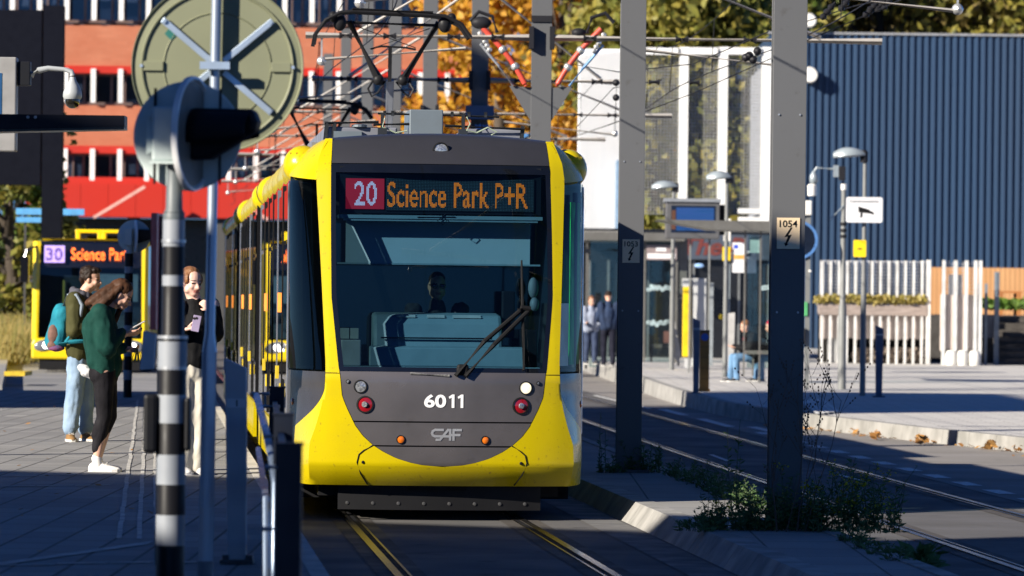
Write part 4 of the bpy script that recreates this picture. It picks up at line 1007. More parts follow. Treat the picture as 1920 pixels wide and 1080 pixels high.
# round backing board facing away, housing, ring of the lens facing right
hc = Vector((px(22), .05, zv(254)))
mb = MB(); mb.lathe([(px(1),-.006),(px(101),-.006),(px(103),0),(px(101),.006),(px(1),.006)], hc, (.10,1,0), 48); bbd = mb.build('backing_board', greyblue, t, smooth=True)
mb = MB()
mb.box(hc.x-px(62)-.002, hc.x-px(58), hc.y-.03, hc.y-.01, zv(345), zv(165)); mb.box(hc.x+px(60), hc.x+px(64), hc.y-.03, hc.y-.01, zv(345), zv(165)); mb.build('board_seam', rubber, bbd)
hs = MB().box(-px(38),px(16),-.16,.02,zv(304),zv(202)).build('housing', greyblue, t, bevel=.012)
mb = MB(); mb.box(-px(50),-px(38),-.10,-.08,zv(290),zv(212)); mb.box(-px(48),-px(36),-.12,-.06,zv(222),zv(214)); mb.box(-px(48),-px(36),-.12,-.06,zv(288),zv(280)); mb.box(-px(42),px(20),-.17,-.15,zv(309),zv(304)); mb.build('hinge', greyblue, hs)
rc = Vector((px(36), -.11, zv(252)))
mb = MB(); ax = Vector((1,-.27,0)).normalized()
mb.lathe([(px(107),-.012),(px(108),0),(px(107),.016),(px(102),.018),(px(100),.0)], rc, ax, 48); mb.lathe([(px(101),.0),(1e-4,-.004)], rc, ax, 48)
rg = mb.build('ring_board', M('ring_grey', (.88,.88,.88), .4), t, smooth=True, angle=30)
mb = MB(); mb.lathe([(px(98),.004),(1e-4,.006)], rc, ax, 40); mb.build('ring_face', M('ring_brown', (.22,.20,.17), .6), rg)
# hood
mb = MB(); n = 18; rows = []
for i, (s_, rt, rb) in enumerate(((0,45,50),(.06,44,46),(.18,43,20),(.30,42,4),(.305,40,2))):
    row = []
    for k in range(n+1):
        a = -math.pi*.62+k*math.pi*1.24/n; r = px(45)
        row.append(rc + ax*s_*1.0 + Vector((-ax.y*math.sin(a)*px(44), ax.x*math.sin(a)*px(44), max(math.cos(a)*px(rt), -px(rb)*1.0))))
    rows.append(row)
mb.grid(rows)
mb.build('hood', hoodm, t, smooth=True, solid=.006)
mb = MB(); poly = [(0,-px(50)),(.10,-px(48)),(.335,px(4)),(.345,px(22)),(.325,px(42)),(.30,px(46)),(0,px(48))]
for s in (-1,): mb.prism(poly, -.05, .05, Matrix.Translation(rc) @ Matrix(((ax.x,0,-ax.y,0),(ax.y,0,ax.x,0),(0,1,0,0),(0,0,0,1))))
mb.build('hood', hoodm, t, bevel=.02)

# round traffic sign seen from behind
D2 = 22.5
def q2(n): return n*D2/F
t = thing('round_sign', 'big round road sign seen from behind, with crossed steel straps', 'road sign', tuple(W(384, 1100, D2)))
b = t.location; pt = W(407, -60, D2)-b; zz = lambda v: W(400, v, D2).z-b.z
lean = pt.x/pt.z
cx = lambda z: lean*z
pg = M('post_galv', (.40,.46,.55), .35, .6, col2=(.30,.35,.43), scale=5, stretch=(1,1,.2))
mb = MB(); mb.tube([(0,0,-.4),(cx(zz(660)),0,zz(660)),(cx(zz(625)),0,zz(625)),(cx(zz(-60)),0,zz(-60))], [q2(14),q2(14),q2(9.5),q2(9.5)], 16); po = mb.build('post', pg, t, smooth=True)
MB().lathe([(q2(15.5),-.4),(q2(15.5),zz(1052))], (0,0,0), (0,0,1), 16).build('sleeve', M('sleeve_grey', (.2,.22,.25), .5), po, smooth=True)
zc = zz(124); c = Vector((cx(zc)+q2(3), .055, zc)); R = q2(161)
mb = MB(); mb.lathe([(1e-4,0),(R*.62,0),(R*.625,-.006),(R*.635,0),(R*.86,.0),(R*.87,-.012),(R*.885,-.014),(R*.895,.0),(R*.98,.004),(R*1.0,-.010),(R*1.008,.004),(R,.02),(1e-4,.02)], c, (0,1,0), 72, 1)
dsc = mb.build('disc', signback, t, smooth=True, angle=25)
al = M('strap_alu', (.46,.56,.68), .35, .5)
mb = MB()
for a in (40, 140, 220, 320):
    ca, sa = math.cos(math.radians(a)), math.sin(math.radians(a)); p = c+Vector((ca*R*.10,-.022,sa*R*.10)); e = c+Vector((ca*R*.84,-.022,sa*R*.84)); mb.beam(p, e, .010, q2(12), Vector((-sa,0,ca)))
mb.build('strap', al, dsc, bevel=.003)
mb = MB()
for a in (40, 140, 220, 320): mb.lathe([(.012,0),(.011,.008)], c+Vector((math.cos(math.radians(a))*R*.81,-.03,math.sin(math.radians(a))*R*.81)), (0,-1,0), 10)
for sx in (-1, 1): mb.lathe([(.010,0),(.009,.012)], c+Vector((sx*R*.885,-.01,0)), (0,-1,0), 10)
mb.build('bolt', al, dsc)
mb = MB()
for sx in (-1, 1): mb.box(c.x+sx*R*.64-(R*.01 if sx > 0 else R*.22), c.x+sx*R*.64+(R*.22 if sx > 0 else R*.01), c.y-.016, c.y+.001, c.z-q2(9), c.z+q2(9))
mb.build('lug', signback, dsc, bevel=.003)
mb = MB(); mb.box(c.x-q2(30),c.x+q2(26),-.075,-.05,c.z-q2(7),c.z+q2(7)); mb.lathe([(q2(13),-q2(8)),(q2(13),q2(8))], (cx(zc),0,zc), (0,0,1), 16); mb.build('clamp', al, po)
st = Matrix.Rotation(math.radians(40), 4, 'Y'); mb = MB(); mb.prism([(-.026,-.026),(.026,-.03),(.028,.03),(-.026,.03)], -.002, .0, Matrix.Translation(c+Vector((-q2(87),-.0035,q2(62)))) @ Matrix.Rotation(.7, 4, 'Y') @ Matrix.Rotation(math.pi/2, 4, 'X')); mb.build('sticker', M('sticker_teal', (.015,.16,.14), .5), dsc)

# second, smaller signal at the far platform end
ds = 62.0
def q3(n): return n*ds/F
b3 = G(239, 745, .385); ds = b3.y
t = thing('tram_signal', 'smaller tram signal with banded pole beside the bus front', 'signal', tuple(b3))
z3 = lambda v: (W(240, v, ds)-b3).z
dx3 = lambda v: -.0
pp = MB().lathe([(q3(8),0),(q3(8),z3(475))], (0,0,0), (0,0,1), 18).build('pole', poleb, t, smooth=True)
for a, b_ in ((712,694),(668,650),(628,610),(585,566),(546,530),(512,500)): MB().lathe([(q3(8.3),z3(a)),(q3(8.3),z3(b_))], (0,0,0), (0,0,1), 18).build('white_band', polew, pp, smooth=True)
MB().lathe([(q3(8),z3(475)),(q3(6),z3(470)),(q3(6),z3(455))], (0,0,0), (0,0,1), 14).build('signal_neck', greyblue, t)
MB().lathe([(1e-4,0),(q3(31),0),(q3(31),.02),(1e-4,.02)], (q3(8),.05,z3(443)), (.05,1,0), 32).build('backing_board', greyblue, t)
MB().box(-q3(9),q3(6),-.14,.04,z3(460),z3(428)).build('housing', greyblue, t, bevel=.01)
MB().lathe([(q3(30),0),(q3(31),.02),(q3(28),.02),(1e-4,.0)], (q3(11),-.08,z3(443)), (1,.2,0), 28).build('ring_board', MATS['ring_grey'], t)
mb = MB(); mb.prism([(0,-q3(14)),(q3(38),-q3(2)),(q3(42),q3(6)),(q3(38),q3(13)),(0,q3(13))], -.09, .09, Matrix.Translation((q3(13),-.06,z3(443))) @ Matrix.Rotation(math.pi/2, 4, 'X')); mb.build('hood', hoodm, t, bevel=.02)

# red framed panel behind the banded pole
D3 = 23.5
b = W(292, 1150, D3); b.z = .38
t = thing('info_panel', 'narrow red edged info panel partly hidden by the banded pole', 'panel', tuple(b))
zq = lambda v: (W(290, v, D3)-b).z; xq = lambda u: (W(u, 520, D3)-b).x
MB().box(xq(296),xq(303),.01,.07,0,zq(405)).build('post', M('dark_column', (.06,.06,.06)), t)
mb = MB(); mb.prism([(xq(285),-.10),(xq(297),-.14),(xq(299),.30),(xq(288),.34)], zq(618), zq(400)); mb.build('red_edge', M('red_frame', (.80,.04,.05), .4), t)
mb = MB(); mb.prism([(xq(272),.22),(xq(284.5),-.06),(xq(287),.30)], zq(610), zq(462)); mb.build('display', M('display_dark', (.02,.02,.035), .15, coat=.6), t)
mb = MB(); mb.prism([(0,0),(xq(295)-xq(270),.0),(xq(293)-xq(270),-.35)], -.001, .001); mb = MB()
mb.add([(xq(272),-.08,zq(620)),(xq(296),-.08,zq(626)),(xq(292),-.08,zq(692)),(xq(266),-.08,zq(694)),(xq(272),.06,zq(620)),(xq(296),.06,zq(626)),(xq(292),.06,zq(692)),(xq(266),.06,zq(694))],[(0,1,2,3),(7,6,5,4),(0,4,5,1),(1,5,6,2),(2,6,7,3),(3,7,4,0)])
mb.build('reader_box', M('reader_grey', (.60,.62,.66), .4), t, bevel=.006)

# leaning check-in post marked 1
b = G(446, 1055, .385); s = F/b.y
t = thing('ticket_post', 'tapering grey post marked 1 on the platform', 'post', tuple(b))
zq = lambda v: (W(444, v, b.y)-b).z; xq = lambda u: (W(u, 860, b.y)-b).x
postm = M('post_bluegrey', (.42,.44,.48), .45, 0, col2=(.36,.38,.42))
bd_ = MB().prism([(xq(430),0),(xq(464),0),(xq(461),zq(690)),(xq(420),zq(672))], -.045, .045, Matrix(((1,0,0,0),(0,0,1,0),(0,1,0,0),(0,0,0,1)))).build('body', postm, t, bevel=.006)
MB().box(xq(425),xq(463),-.0475,-.0455,zq(764),zq(747)).build('number_band', M('band_white', (.62,.64,.68), .5), t)
mb = MB(); xm = xq(444); zm = zq(755.5); put_text(mb, '1', .036, lambda x, z: (xm+x, -.049, zm+z), bold=.02); mb.build('number', plate_black, t)
mb = MB(); mb.box(xq(416),xq(478),-.10,.10,0,.02); mb.box(xq(420),xq(432),-.06,.06,.02,.045); mb.box(xq(466),xq(476),-.06,.06,.02,.045); mb.build('foot', M('foot_dark', (.06,.07,.08), .5), t)

# barrier with blue handrail
t = thing('barrier', 'dark slatted barrier with blue steel handrail at the platform end', 'barrier', (-1.25, 22, .38))
bar = M('barrier_navy', (.014,.018,.030), .42)
blu = M('handrail_steel', (.30,.38,.50), .3, .7)
nodes = [(W(519,735,27.5)), W(531,790,21.0), W(542,852,16.6)]
L0 = t.location
for w in nodes:
    x, y = w.x, w.y; h = (1.28-.38)
    mb = MB(); mb.box(x-L0.x-.045, x-L0.x+.05, y-L0.y-.04, y-L0.y+.04, 0, h); mb.box(x-L0.x-.05, x-L0.x+.055, y-L0.y-.045, y-L0.y+.045, h, h+.012); mb.build('post', bar, t)
for w0, w1 in zip(nodes, nodes[1:]):
    mb = MB(); n = 16
    for k in range(1, n):
        p = w0.lerp(w1, k/n); mb.box(p.x-L0.x-.035, p.x-L0.x+.01, p.y-L0.y-.02, p.y-L0.y+.02, .12, .80)
    for z in (.12, .45, .80): mb.beam((w0.x-L0.x-.012, w0.y-L0.y, z), (w1.x-L0.x-.012, w1.y-L0.y, z), .03, .04)
    mb.build('slats', bar, t)
mb = MB()
pa = [W(481,742,26.5), W(497,800,23.5), W(512,866,21.0)]
mb.tube([p-L0 for p in pa]+[pa[-1]-L0+Vector((.02,-.12,-.10)), pa[-1]-L0+Vector((.02,-.14,-.85))], .022, 10)
pb = [W(484,842,26.5), W(499,935,21.2)]; mb.tube([p-L0 for p in pb]+[pb[-1]-L0+Vector((.01,-.05,-.55))], .017, 10); mb.build('handrail', blu, t, smooth=True)
mb = MB()
for (u, v, d) in ((507,762,27),(512,818,22),(517,876,19),(512,992,19),(487,738,26.5)): p = W(u,v,d)-L0; mb.tube([p-Vector((.05,0,0)), p+Vector((.06,0,0))], .014, 6)
mb.build('bracket', galv, t)

# shelter beam, display and dome camera entering from the left
t = thing('shelter_roof', 'dark tapering roof beam of the tram shelter at the left edge', 'shelter', (-6.1, 30, .38))
L0 = t.location; dk_ = M('shelter_dark', (.014,.015,.022), .35, .3)
a0, a1, b0, b1 = W(-420,210,30), W(236,218,30), W(-420,252,30), W(236,239,30)
mb = MB(); mb.add([p-L0+Vector((0,q,0)) for q in (-.12,.12) for p in (a0,a1,b1,b0)], [(0,1,2,3),(7,6,5,4),(0,4,5,1),(1,5,6,2),(2,6,7,3),(3,7,4,0)]); bm_ = mb.build('roof_beam', dk_, t)
mb = MB(); mb.add([p-L0+Vector((0,q,z)) for q in (-.14,.14) for p, z in ((a0,-.18),(b1,-.004),(b1,-.02),(b0,-.02))], [(0,1,2,3),(7,6,5,4),(0,4,5,1),(1,5,6,2),(2,6,7,3),(3,7,4,0)]) if False else mb.beam(b0-L0+Vector((0,0,-.012)), b1-L0+Vector((0,0,-.010)), .26, .016)
mb.build('gutter', M('gutter_black', (.006,.006,.007), .3), bm_)
mb = MB()
for u in (56,70): mb.lathe([(.012,0),(.010,.008)], W(u,221,30)-L0+Vector((0,-.12,0)), (0,-1,0), 10)
mb.build('bolt', galv, bm_)
mb = MB(); mb.box(-.1,.1,-.1,.1,0,3.1); mb.build('post', dk_, t)
D4 = 39.0
t = thing('display_screen', 'grey departure display at the left edge, above the shelter beam', 'display', tuple(W(-60, 200, D4)))
L0 = t.location; P4 = lambda u, v, dy=0: W(u, v, D4)-L0+Vector((0,dy,0))
p, q = P4(-190,282), P4(33,108)
MB().box(p.x,q.x,-.09,.09,p.z,q.z).build('case', M('case_grey', (.30,.295,.29), .45), t, bevel=.012)
p, q = P4(-160,240), P4(6,138); MB().box(p.x,q.x,-.094,-.0905,p.z,q.z).build('screen', M('screen_blue', (.02,.07,.16), .2, coat=.6, emit=.25), t)
p = P4(-230,300); MB().box(p.x-.06,p.x+.06,-.06,.06,-2.9,q.z).build('post', dk_, t); MB().box(p.x,P4(-185,0).x,-.04,.04,P4(0,200).z,P4(0,180).z).build('bracket', dk_, t)
t = thing('dome_camera', 'white dome camera hanging from a bracket beside the display', 'camera', tuple(W(136, 190, D4)))
L0 = t.location
p, q = P4(34,161), P4(58,116); MB().box(p.x,q.x,-.06,.06,p.z,q.z).build('mount', M('mount_black', (.015,.016,.02), .4), t, bevel=.008)
cg = M('camera_grey', (.38,.40,.41), .4, var=.1)
mb = MB(); mb.tube([P4(58,140),P4(72,132),P4(90,128),P4(120,130),P4(134,134),P4(136,142)], [.04,.030,.024,.020,.022,.026], 12); ar = mb.build('bracket_arm', cg, t, smooth=True)
c = P4(136,175); mb = MB(); mb.lathe([(.026,.15),(.034,.115),(.062,.07),(.085,.01),(.088,-.03),(.075,-.055),(1e-4,-.056)], c, (0,0,1), 24); mb.build('shell', cg, t, smooth=True, angle=50)
mb = MB(); mb.lathe([(.066,-.056),(.068,-.08),(.055,-.115),(.03,-.135),(1e-4,-.14)], c, (0,0,1), 20); mb.build('dome', M('dome_dark', (.02,.018,.012), .05, coat=1), t, smooth=True)

# ------------------------------------------------------------------ right of the road: lamps, signs, posts
greypole = M('pole_grey', (.20,.205,.20), .5, col2=(.16,.165,.16), scale=3)
lampg = M('lamp_grey', (.33,.38,.41), .35, .2)
def pt(u, v, d, b): return W(u, v, d)-b
def lamp_post(u, vbase, vtop, uh0, uh1, label, w=9, d=None):
    b = RB(u, vbase) if d is None else W(u, 0, d)
    if d: b.z = zr(d)
    D = b.y; t = thing('street_lamp', label, 'street lamp', tuple(b), 0, 'grey street lamps'); k = D/F
    mb = MB(); mb.lathe([(w*.62*k,0),(w*.58*k,pt(u,vbase-210 if d is None else 560,D,b).z),(w*.48*k,pt(u,vbase-240 if d is None else 540,D,b).z),(w*.42*k,pt(u,vtop,D,b).z)], (0,0,0), (0,0,1), 12); mb.build('pole', greypole, t, smooth=True)
    a, c = pt(uh0, vtop+4, D, b), pt(uh1, vtop, D, b); mb = MB(); L = (c-a).length; n = 10; pts = []
    rows = []
    for i in range(n+1):
        f = i/n; h = .14*math.sin(math.pi*(.08+.84*f)**.8)+.02; wd = .16*math.sin(math.pi*(.06+.86*f))+.02; p = a.lerp(c, f); rows.append([p+Vector((0,-wd*math.cos(g),max(-.02,h*math.sin(g)))) for g in [math.pi*2*j/12 for j in range(13)]])
    mb.grid(rows); mb.build('lamp_head', lampg, t, smooth=True)
    MB().lathe([(.07,-.12),(.075,.06),(.05,.10)], pt(uh1-4,vtop+2,D,b), (0,0,1), 10).build('joint', darkfit, t); return t, b
t, b = lamp_post(1617, 742, 290, 1562, 1624, 'street lamp standing behind the camera warning sign')
D = b.y
# camera sign
t = thing('camera_sign', 'white sign with a black security camera symbol', 'sign', tuple(W(1620, 394, D-.12)))
L0 = t.location.copy(); D5 = D-.12
p, q = W(1586,417,D5)-L0, W(1655,370,D5)-L0
def rrect(w, h, r, n=5):
    o = []
    for cx_, cy_, a in ((w-r,h-r,0),(-w+r,h-r,90),(-w+r,-h+r,180),(w-r,-h+r,270)):
        o += [(cx_+r*math.cos(math.radians(a+90*i/n)), cy_+r*math.sin(math.radians(a+90*i/n))) for i in range(n+1)]
    return o
XZ = lambda x, y, z: Matrix.Translation((x,y,z)) @ Matrix.Rotation(math.pi/2, 4, 'X')
ww, hh = (q.x-p.x)/2, (q.z-p.z)/2
pl = MB().prism(rrect(ww, hh, .04), -.01, .01, XZ((p.x+q.x)/2,0,(p.z+q.z)/2)).build('board', M('sign_white', (.72,.72,.73), .45, var=.05), t)
cx_, cz_ = (p.x+q.x)/2, (p.z+q.z)/2; mb = MB()
mb.prism([(-.11,.07),(.09,.015),(.10,-.055),(-.10,-.035)], -.003, .0, XZ(cx_,-.0125,cz_-.01) ); mb.prism([(.09,.0),(.17,-.035),(.175,-.075),(.10,-.055)], -.003, .0, XZ(cx_,-.0125,cz_-.01)); mb.prism([(-.065,-.04),(-.03,-.045),(-.035,-.12),(-.075,-.13)], -.003, .0, XZ(cx_,-.0125,cz_-.01))
put_text(mb, 'Cameratoezicht', .045, lambda x, z: (cx_+x, -.0140, cz_+.155+z), width=.52); mb.build('symbol', plate_black, pl)
t = thing('yellow_sign', 'small yellow plate on the lamp pole below the camera sign', 'sign', tuple(W(1612, 466, D-.1))); k = D/F
pl = MB().prism(rrect(12*k, 16*k, .02), -.008, .008, XZ(0,0,0)).build('plate', M('plate_yellow', (.85,.62,.01), .4, var=.05), t)
MB().box(-4*k,4*k,-.0105,-.0085,-2*k,1*k).build('mark', M('mark_brown', (.2,.14,.02), .6), pl)
# camera mast
b = RB(1578, 730); D = b.y; k = D/F
t = thing('camera_mast', 'grey mast with a dome camera on a side arm', 'mast', tuple(b)); z = lambda v: (W(1578,v,D)-b).z; x = lambda u: (W(u,400,D)-b).x
dxm = (1578-1576)
mb = MB(); mb.lathe([(8*k,0),(7.5*k,z(575)),(5.5*k,z(568)),(4.6*k,z(345))], (0,0,0), (0,0,1), 14); mb.build('pole', greypole, t, smooth=True)
mb = MB(); mb.box(x(1572),x(1584),-.09,.09,z(338),z(312)); mb.build('control_box', darkfit, t, bevel=.01)
mb = MB(); mb.box(x(1562),x(1571),-.08,.08,z(332),z(310)); mb.tube([(x(1562),0,z(317)),(x(1530),0,z(315)),(x(1526),0,z(322))], .025, 8); mb.build('side_arm', lampg, t)
mb = MB(); mb.lathe([(.02,.14),(.08,.04),(.085,-.06),(.06,-.10),(1e-4,-.12)], (x(1525),0,z(334)), (0,0,1), 16); mb.build('dome_camera', lampg, t, smooth=True)
mb = MB(); mb.lathe([(.085,-.1),(.09,.1),(.05,.13)], (x(1522),0,z(358)), (0,0,1), 14); mb.build('white_lamp', lampm, t, smooth=True)
mb = MB(); mb.lathe([(5.6*k,z(356)),(5.6*k,z(345))], (0,0,0), (0,0,1), 14); mb.build('white_cap', lampm, t)
mb = MB()
for v in (420,432,443): mb.lathe([(6.6*k,z(v+3)),(6.6*k,z(v-3))], (0,0,0), (0,0,1), 14)
mb.build('black_band', darkfit, t)
mb = MB(); mb.tube([(0,-.05,z(385)),(x(1556),-.1,z(412))], .012, 5); mb.build('cable', lampg, t)
# blue rimmed round sign half hidden by pole 1054
b = RB(1512, 730); D = b.y; k = D/F
t = thing('round_sign', 'round blue rimmed sign half hidden behind pole 1054', 'road sign', tuple(b)); z = lambda v: (W(1500,v,D)-b).z; x = lambda u: (W(u,450,D)-b).x
MB().box(-.045,.045,-.03,.03,0,z(400)).build('post', greypole, t)
MB().lathe([(1e-4,0),(36*k,0),(36*k,-.02),(31*k,-.022),(31*k,-.012),(1e-4,-.012)], (x(1497),-.06,z(450)), (0,1,0), 40).build('rim', M('rim_blue', (.09,.22,.50), .4), t)
MB().lathe([(1e-4,0),(31.5*k,0),(31.5*k,-.004),(1e-4,-.004)], (x(1497),-.074,z(450)), (0,1,0), 40).build('face', M('face_navy', (.006,.010,.022), .3), t)
MB().box(x(1498),x(1507),-.05,-.035,z(560),z(488)).build('red_plate', M('plate_darkred', (.25,.02,.03), .5), t)
MB().box(x(1497),x(1515),-.06,-.051,z(592),z(566)).build('green_label', M('label_green', (.10,.42,.16), .5), t)
MB().box(x(1490),x(1511),-.10,-.05,z(645),z(615)).build('black_box', darkfit, t)
MB().lathe([(.03,0),(.02,.03)], (x(1519),-.03,z(508)), (0,-1,0), 8).build('bolt_cap', lampm, t)
t = thing('wall_box', 'cream box fixed beside pole 1054, above the round sign', 'box', tuple(W(1508,390,D)))
MB().box(-.16,.14,-.1,.1,-.14,.14).build('box', lampm, t, bevel=.02); MB().box(-.03,.03,.0,.05,-.6,-.14).build('stem', greypole, t)
# lamps behind the shelters
lamp_post(1367, 690, 332, 1324, 1372, 'street lamp in front of the wire mesh, right of the screen', 8, 92)
lamp_post(1267, 690, 349, 1222, 1271, 'street lamp in front of the wire mesh, above the screen', 8, 100)
# ------------------------------------------------------------------ shelters and machines
frame_g = M('shelter_frame', (.17,.165,.15), .45, .3)
clear = glass('shelter_glass', (.86,.91,.91), .8, 1.45)
frost = M('frosted_dots', (.45,.58,.60), .5)
def slab(t, name, u0, v0, u1, v1, d, dep, mat, b, bevel=0):
    p, q = W(u0, v1, d)-b, W(u1, v0, d)-b; return MB().box(p.x, q.x, d-b.y, d-b.y+dep, p.z, q.z).build(name, mat, t, bevel=bevel)
b = RB(1190, 679); D = b.y
t = thing('bus_shelter', 'glass bus shelter with flat grey roof behind pole 1053', 'shelter', tuple(b))
slab(t,'roof',1096,437,1284,450,D-.3,1.6,frame_g,b)
for u in (1208,1268,1100): slab(t,'post',u-3.5,450,u+3.5,691,D,.08,frame_g,b)
slab(t,'post',1274,448,1290,560,D+.3,.08,frame_g,b)
slab(t,'glass_panel',1212,452,1264,688,D+.03,.015,clear,b); slab(t,'glass_panel',1104,452,1204,688,D+.03,.015,clear,b); slab(t,'rear_panel',1104,452,1264,688,D+1.1,.015,clear,b)
sg = slab(t,'sign_board',1212,460,1269,487,D-.06,.04,M('sign_mauve', (.30,.24,.24), .6),b)
mb = MB()
for (u0,v0,u1,v1) in ((1230,464,1249,471),(1214,476,1266,484)): p, q = W(u0,v1,D-.075)-b, W(u1,v0,D-.075)-b; mb.box(p.x,q.x,-.064,-.061,p.z,q.z)
mb.build('pale_strip', whitel, sg)
for v in (540, 606):
    mb = MB()
    for i in range(14): c = W(1215+i*3.4, v+rnd.uniform(-4,4), D)-b; mb.lathe([(.05,0),(.045,.004)], (c.x,.025,c.z), (0,-1,0), 8)
    mb.build('frosted_dots', frost, t)
mb = MB(); p, q = W(1216,652,D+.6)-b, W(1262,646,D+.6)-b; mb.box(p.x,q.x,.45,.85,p.z,q.z); mb.box(p.x+.05,p.x+.10,.6,.7,0,p.z); mb.box(q.x-.1,q.x-.05,.6,.7,0,p.z); mb.build('bench', M('bench_grey', (.14,.13,.12), .6), t)
c = W(1252,632,D+.6)-b; MB().box(c.x-.1,c.x+.1,.82,.86,c.z-.15,c.z+.15).build('notice', M('notice_red', (.25,.1,.08), .6), t)
b = RB(1425, 718); D = b.y; b = Vector((W(1410,600,D).x, D, b.z))
t = thing('bus_shelter', 'glass bus shelter with tapering grey roof left of pole 1054', 'shelter', tuple(b))
mb = MB(); P = [W(1232,412,D),W(1500,416,D),W(1500,436,D),W(1330,430,D)]
mb.add([p-b+Vector((0,q,0)) for q in (-.2,1.7) for p in P], [(0,1,2,3),(7,6,5,4),(0,4,5,1),(1,5,6,2),(2,6,7,3),(3,7,4,0)]); mb.build('roof', frame_g, t)
for u, v in ((1396,705),(1425,722),(1485,722)): slab(t,'post',u-3,432,u+3,v,D,.07,frame_g,b)
slab(t,'glass_panel',1400,440,1422,690,D+.02,.015,clear,b); slab(t,'glass_panel',1428,440,1483,690,D+.02,.015,clear,b); slab(t,'rear_panel',1400,440,1483,690,D+1.4,.015,clear,b)
slab(t,'teal_notice',1406,444,1424,474,D+.05,.01,M('teal_paper', (.36,.50,.49), .6),b)
slab(t,'bench',1398,658,1480,664,D+.5,.45,MATS['bench_grey'],b); slab(t,'bench_leg',1410,664,1414,705,D+.7,.06,frame_g,b); slab(t,'bench_leg',1470,664,1474,705,D+.7,.06,frame_g,b)
mb = MB()
for i in range(8): c = W(1430+i*5, 541+rnd.uniform(-4,4), D)-b; mb.lathe([(.05,0),(.045,.004)], (c.x,.015,c.z), (0,-1,0), 8)
mb.build('frosted_dots', frost, t)
# departure screen
D = 96.0; b = W(1304, 700, D); b.z = zr(D)
t = thing('departure_screen', 'wide grey framed screen with a blue display above the shelters', 'display', tuple(b))
slab(t,'case',1248,378,1350,447,D,.55,M('screen_case', (.10,.10,.105), .5),b,.02); slab(t,'case_side',1350.5,384,1362,440,D+.1,.4,seam,b)
slab(t,'screen',1258,386,1342,436,D-.006,.005,M('screen_deep', (.010,.016,.035), .2),b)
sc_ = M('screen_lit', (.012,.05,.16), .3, emit=.10, col2=(.015,.05,.18), scale=3, stretch=(.3,1,6)); slab(t,'display',1268,390,1339,432,D-.012,.004,sc_,b); slab(t,'side_strip',1259,394,1267,430,D-.012,.004,M('strip_brown', (.10,.04,.02), .5),b)
slab(t,'post',1290,447,1296,700,D+.2,.1,greypole,b); slab(t,'post',1326,447,1332,700,D+.2,.1,greypole,b); slab(t,'lid',1246,373,1352,378,D-.05,.6,M('lid_grey', (.25,.27,.30), .5),b)
# ticket machine
b = RB(1308, 693); D = b.y
t = thing('ticket_machine', 'light grey ticket machine with a bright yellow edge', 'ticket machine', tuple(b))
mg = M('machine_grey', (.50,.51,.51), .4, var=.1)
slab(t,'body',1296,522,1325,688,D,.5,mg,b,.02); slab(t,'side',1325.5,530,1338,686,D+.05,.4,M('machine_side', (.26,.29,.31), .5),b); slab(t,'yellow_edge',1280,538,1295.5,669,D-.05,.4,M('machine_yellow', (.85,.60,.01), .35),b,.01); slab(t,'head',1280,522,1295.5,537.5,D-.04,.4,mg,b); slab(t,'foot',1284,669.5,1294,690,D,.3,mg,b)
t = thing('litter_bin', 'slanting grey bin leaning out beside the yellow ticket machine', 'bin', tuple(RB(1270, 686))); b = t.location; D = b.y
mb = MB(); P = [W(1257,614,D),W(1266,603,D),W(1277,668,D),W(1272,680,D),W(1263,668,D)]
mb.add([p-b+Vector((0,q,0)) for q in (0,.4) for p in P], [(0,1,2,3,4),(9,8,7,6,5)]+[(i,(i+1)%5,5+(i+1)%5,5+i) for i in range(5)]); mb.build('bin_body', M('bin_grey', (.36,.35,.33), .5), t, bevel=.01); slab(t,'leg',1270,668,1274,688,D+.1,.1,frame_g,b)
# thin posts with timetable
b = RB(1362, 692); D = b.y
t = thing('bus_stop_post', 'grey bus stop post with white timetable and yellow box', 'bus stop', tuple(b))
slab(t,'pole',1355,452,1362,698,D,.06,greypole,b); slab(t,'pole',1365,440,1370,698,D,.05,lampg,b); slab(t,'pole_cap',1357,410,1370,452,D-.02,.1,lampm,b)
slab(t,'yellow_box',1355,463,1370,489,D-.10,.09,M('machine_yellow', (.85,.60,.01)),b,.01)
tm = slab(t,'timetable',1373,455,1397,511,D-.03,.03,M('sign_white', (.72,.72,.73)),b); slab(tm,'blue_field',1376,459,1384,466,D-.034,.003,M('field_blue', (.03,.08,.55), .5),b); slab(tm,'orange_rows',1375,478,1395,486,D-.034,.003,M('rows_orange', (.75,.38,.08), .6),b)
slab(t,'white_plate',1401,471,1418,512,D+.3,.03,MATS['sign_white'],b,.0); slab(t,'black_clip',1398,476,1408,480,D+.26,.03,darkfit,b); slab(t,'cross_arm',1370,474,1404,477,D+.25,.03,greypole,b)
MB().lathe([(.06,0),(.05,.04)], W(1352,594,D)-b+Vector((0,-.05,0)), (0,-1,0), 12).build('yellow_button', MATS['plate_yellow'], t)
# bollards
def bollard(u0, u1, vt, vb, mat, label, name='bollard', cat='bollard', slant=6, group='bollards on the pavement'):
    b = RB((u0+u1)/2, vb); D = b.y; t = thing(name, label, cat, tuple(b), 0, group); w = (u1-u0)/2*D/F; z = (W((u0+u1)/2, vt, D)-b).z; s = slant*D/F
    bo = MB().prism([(-w*.75,0),(w*.75,0),(w,z-s),(-w,z)], -.06, .06, Matrix(((1,0,0,0),(0,0,1,0),(0,1,0,0),(0,0,0,1)))).build('body', mat, t, bevel=.008)
    MB().box(-w*1.5,w*1.5,-.09,.09,-.01,.025).build('foot', mat, t)
    return t, b, D, w, z
navyb = M('bollard_blue', (.05,.08,.15), .45)
t, b, D, w, z = bollard(1640,1655,610,745,navyb,'dark blue slanted bollard right of the lamp pole'); MB().box(-w*1.02,w*1.02,-.063,-.0605,z*.86,z*.88).build('pale_line', lampg, t)
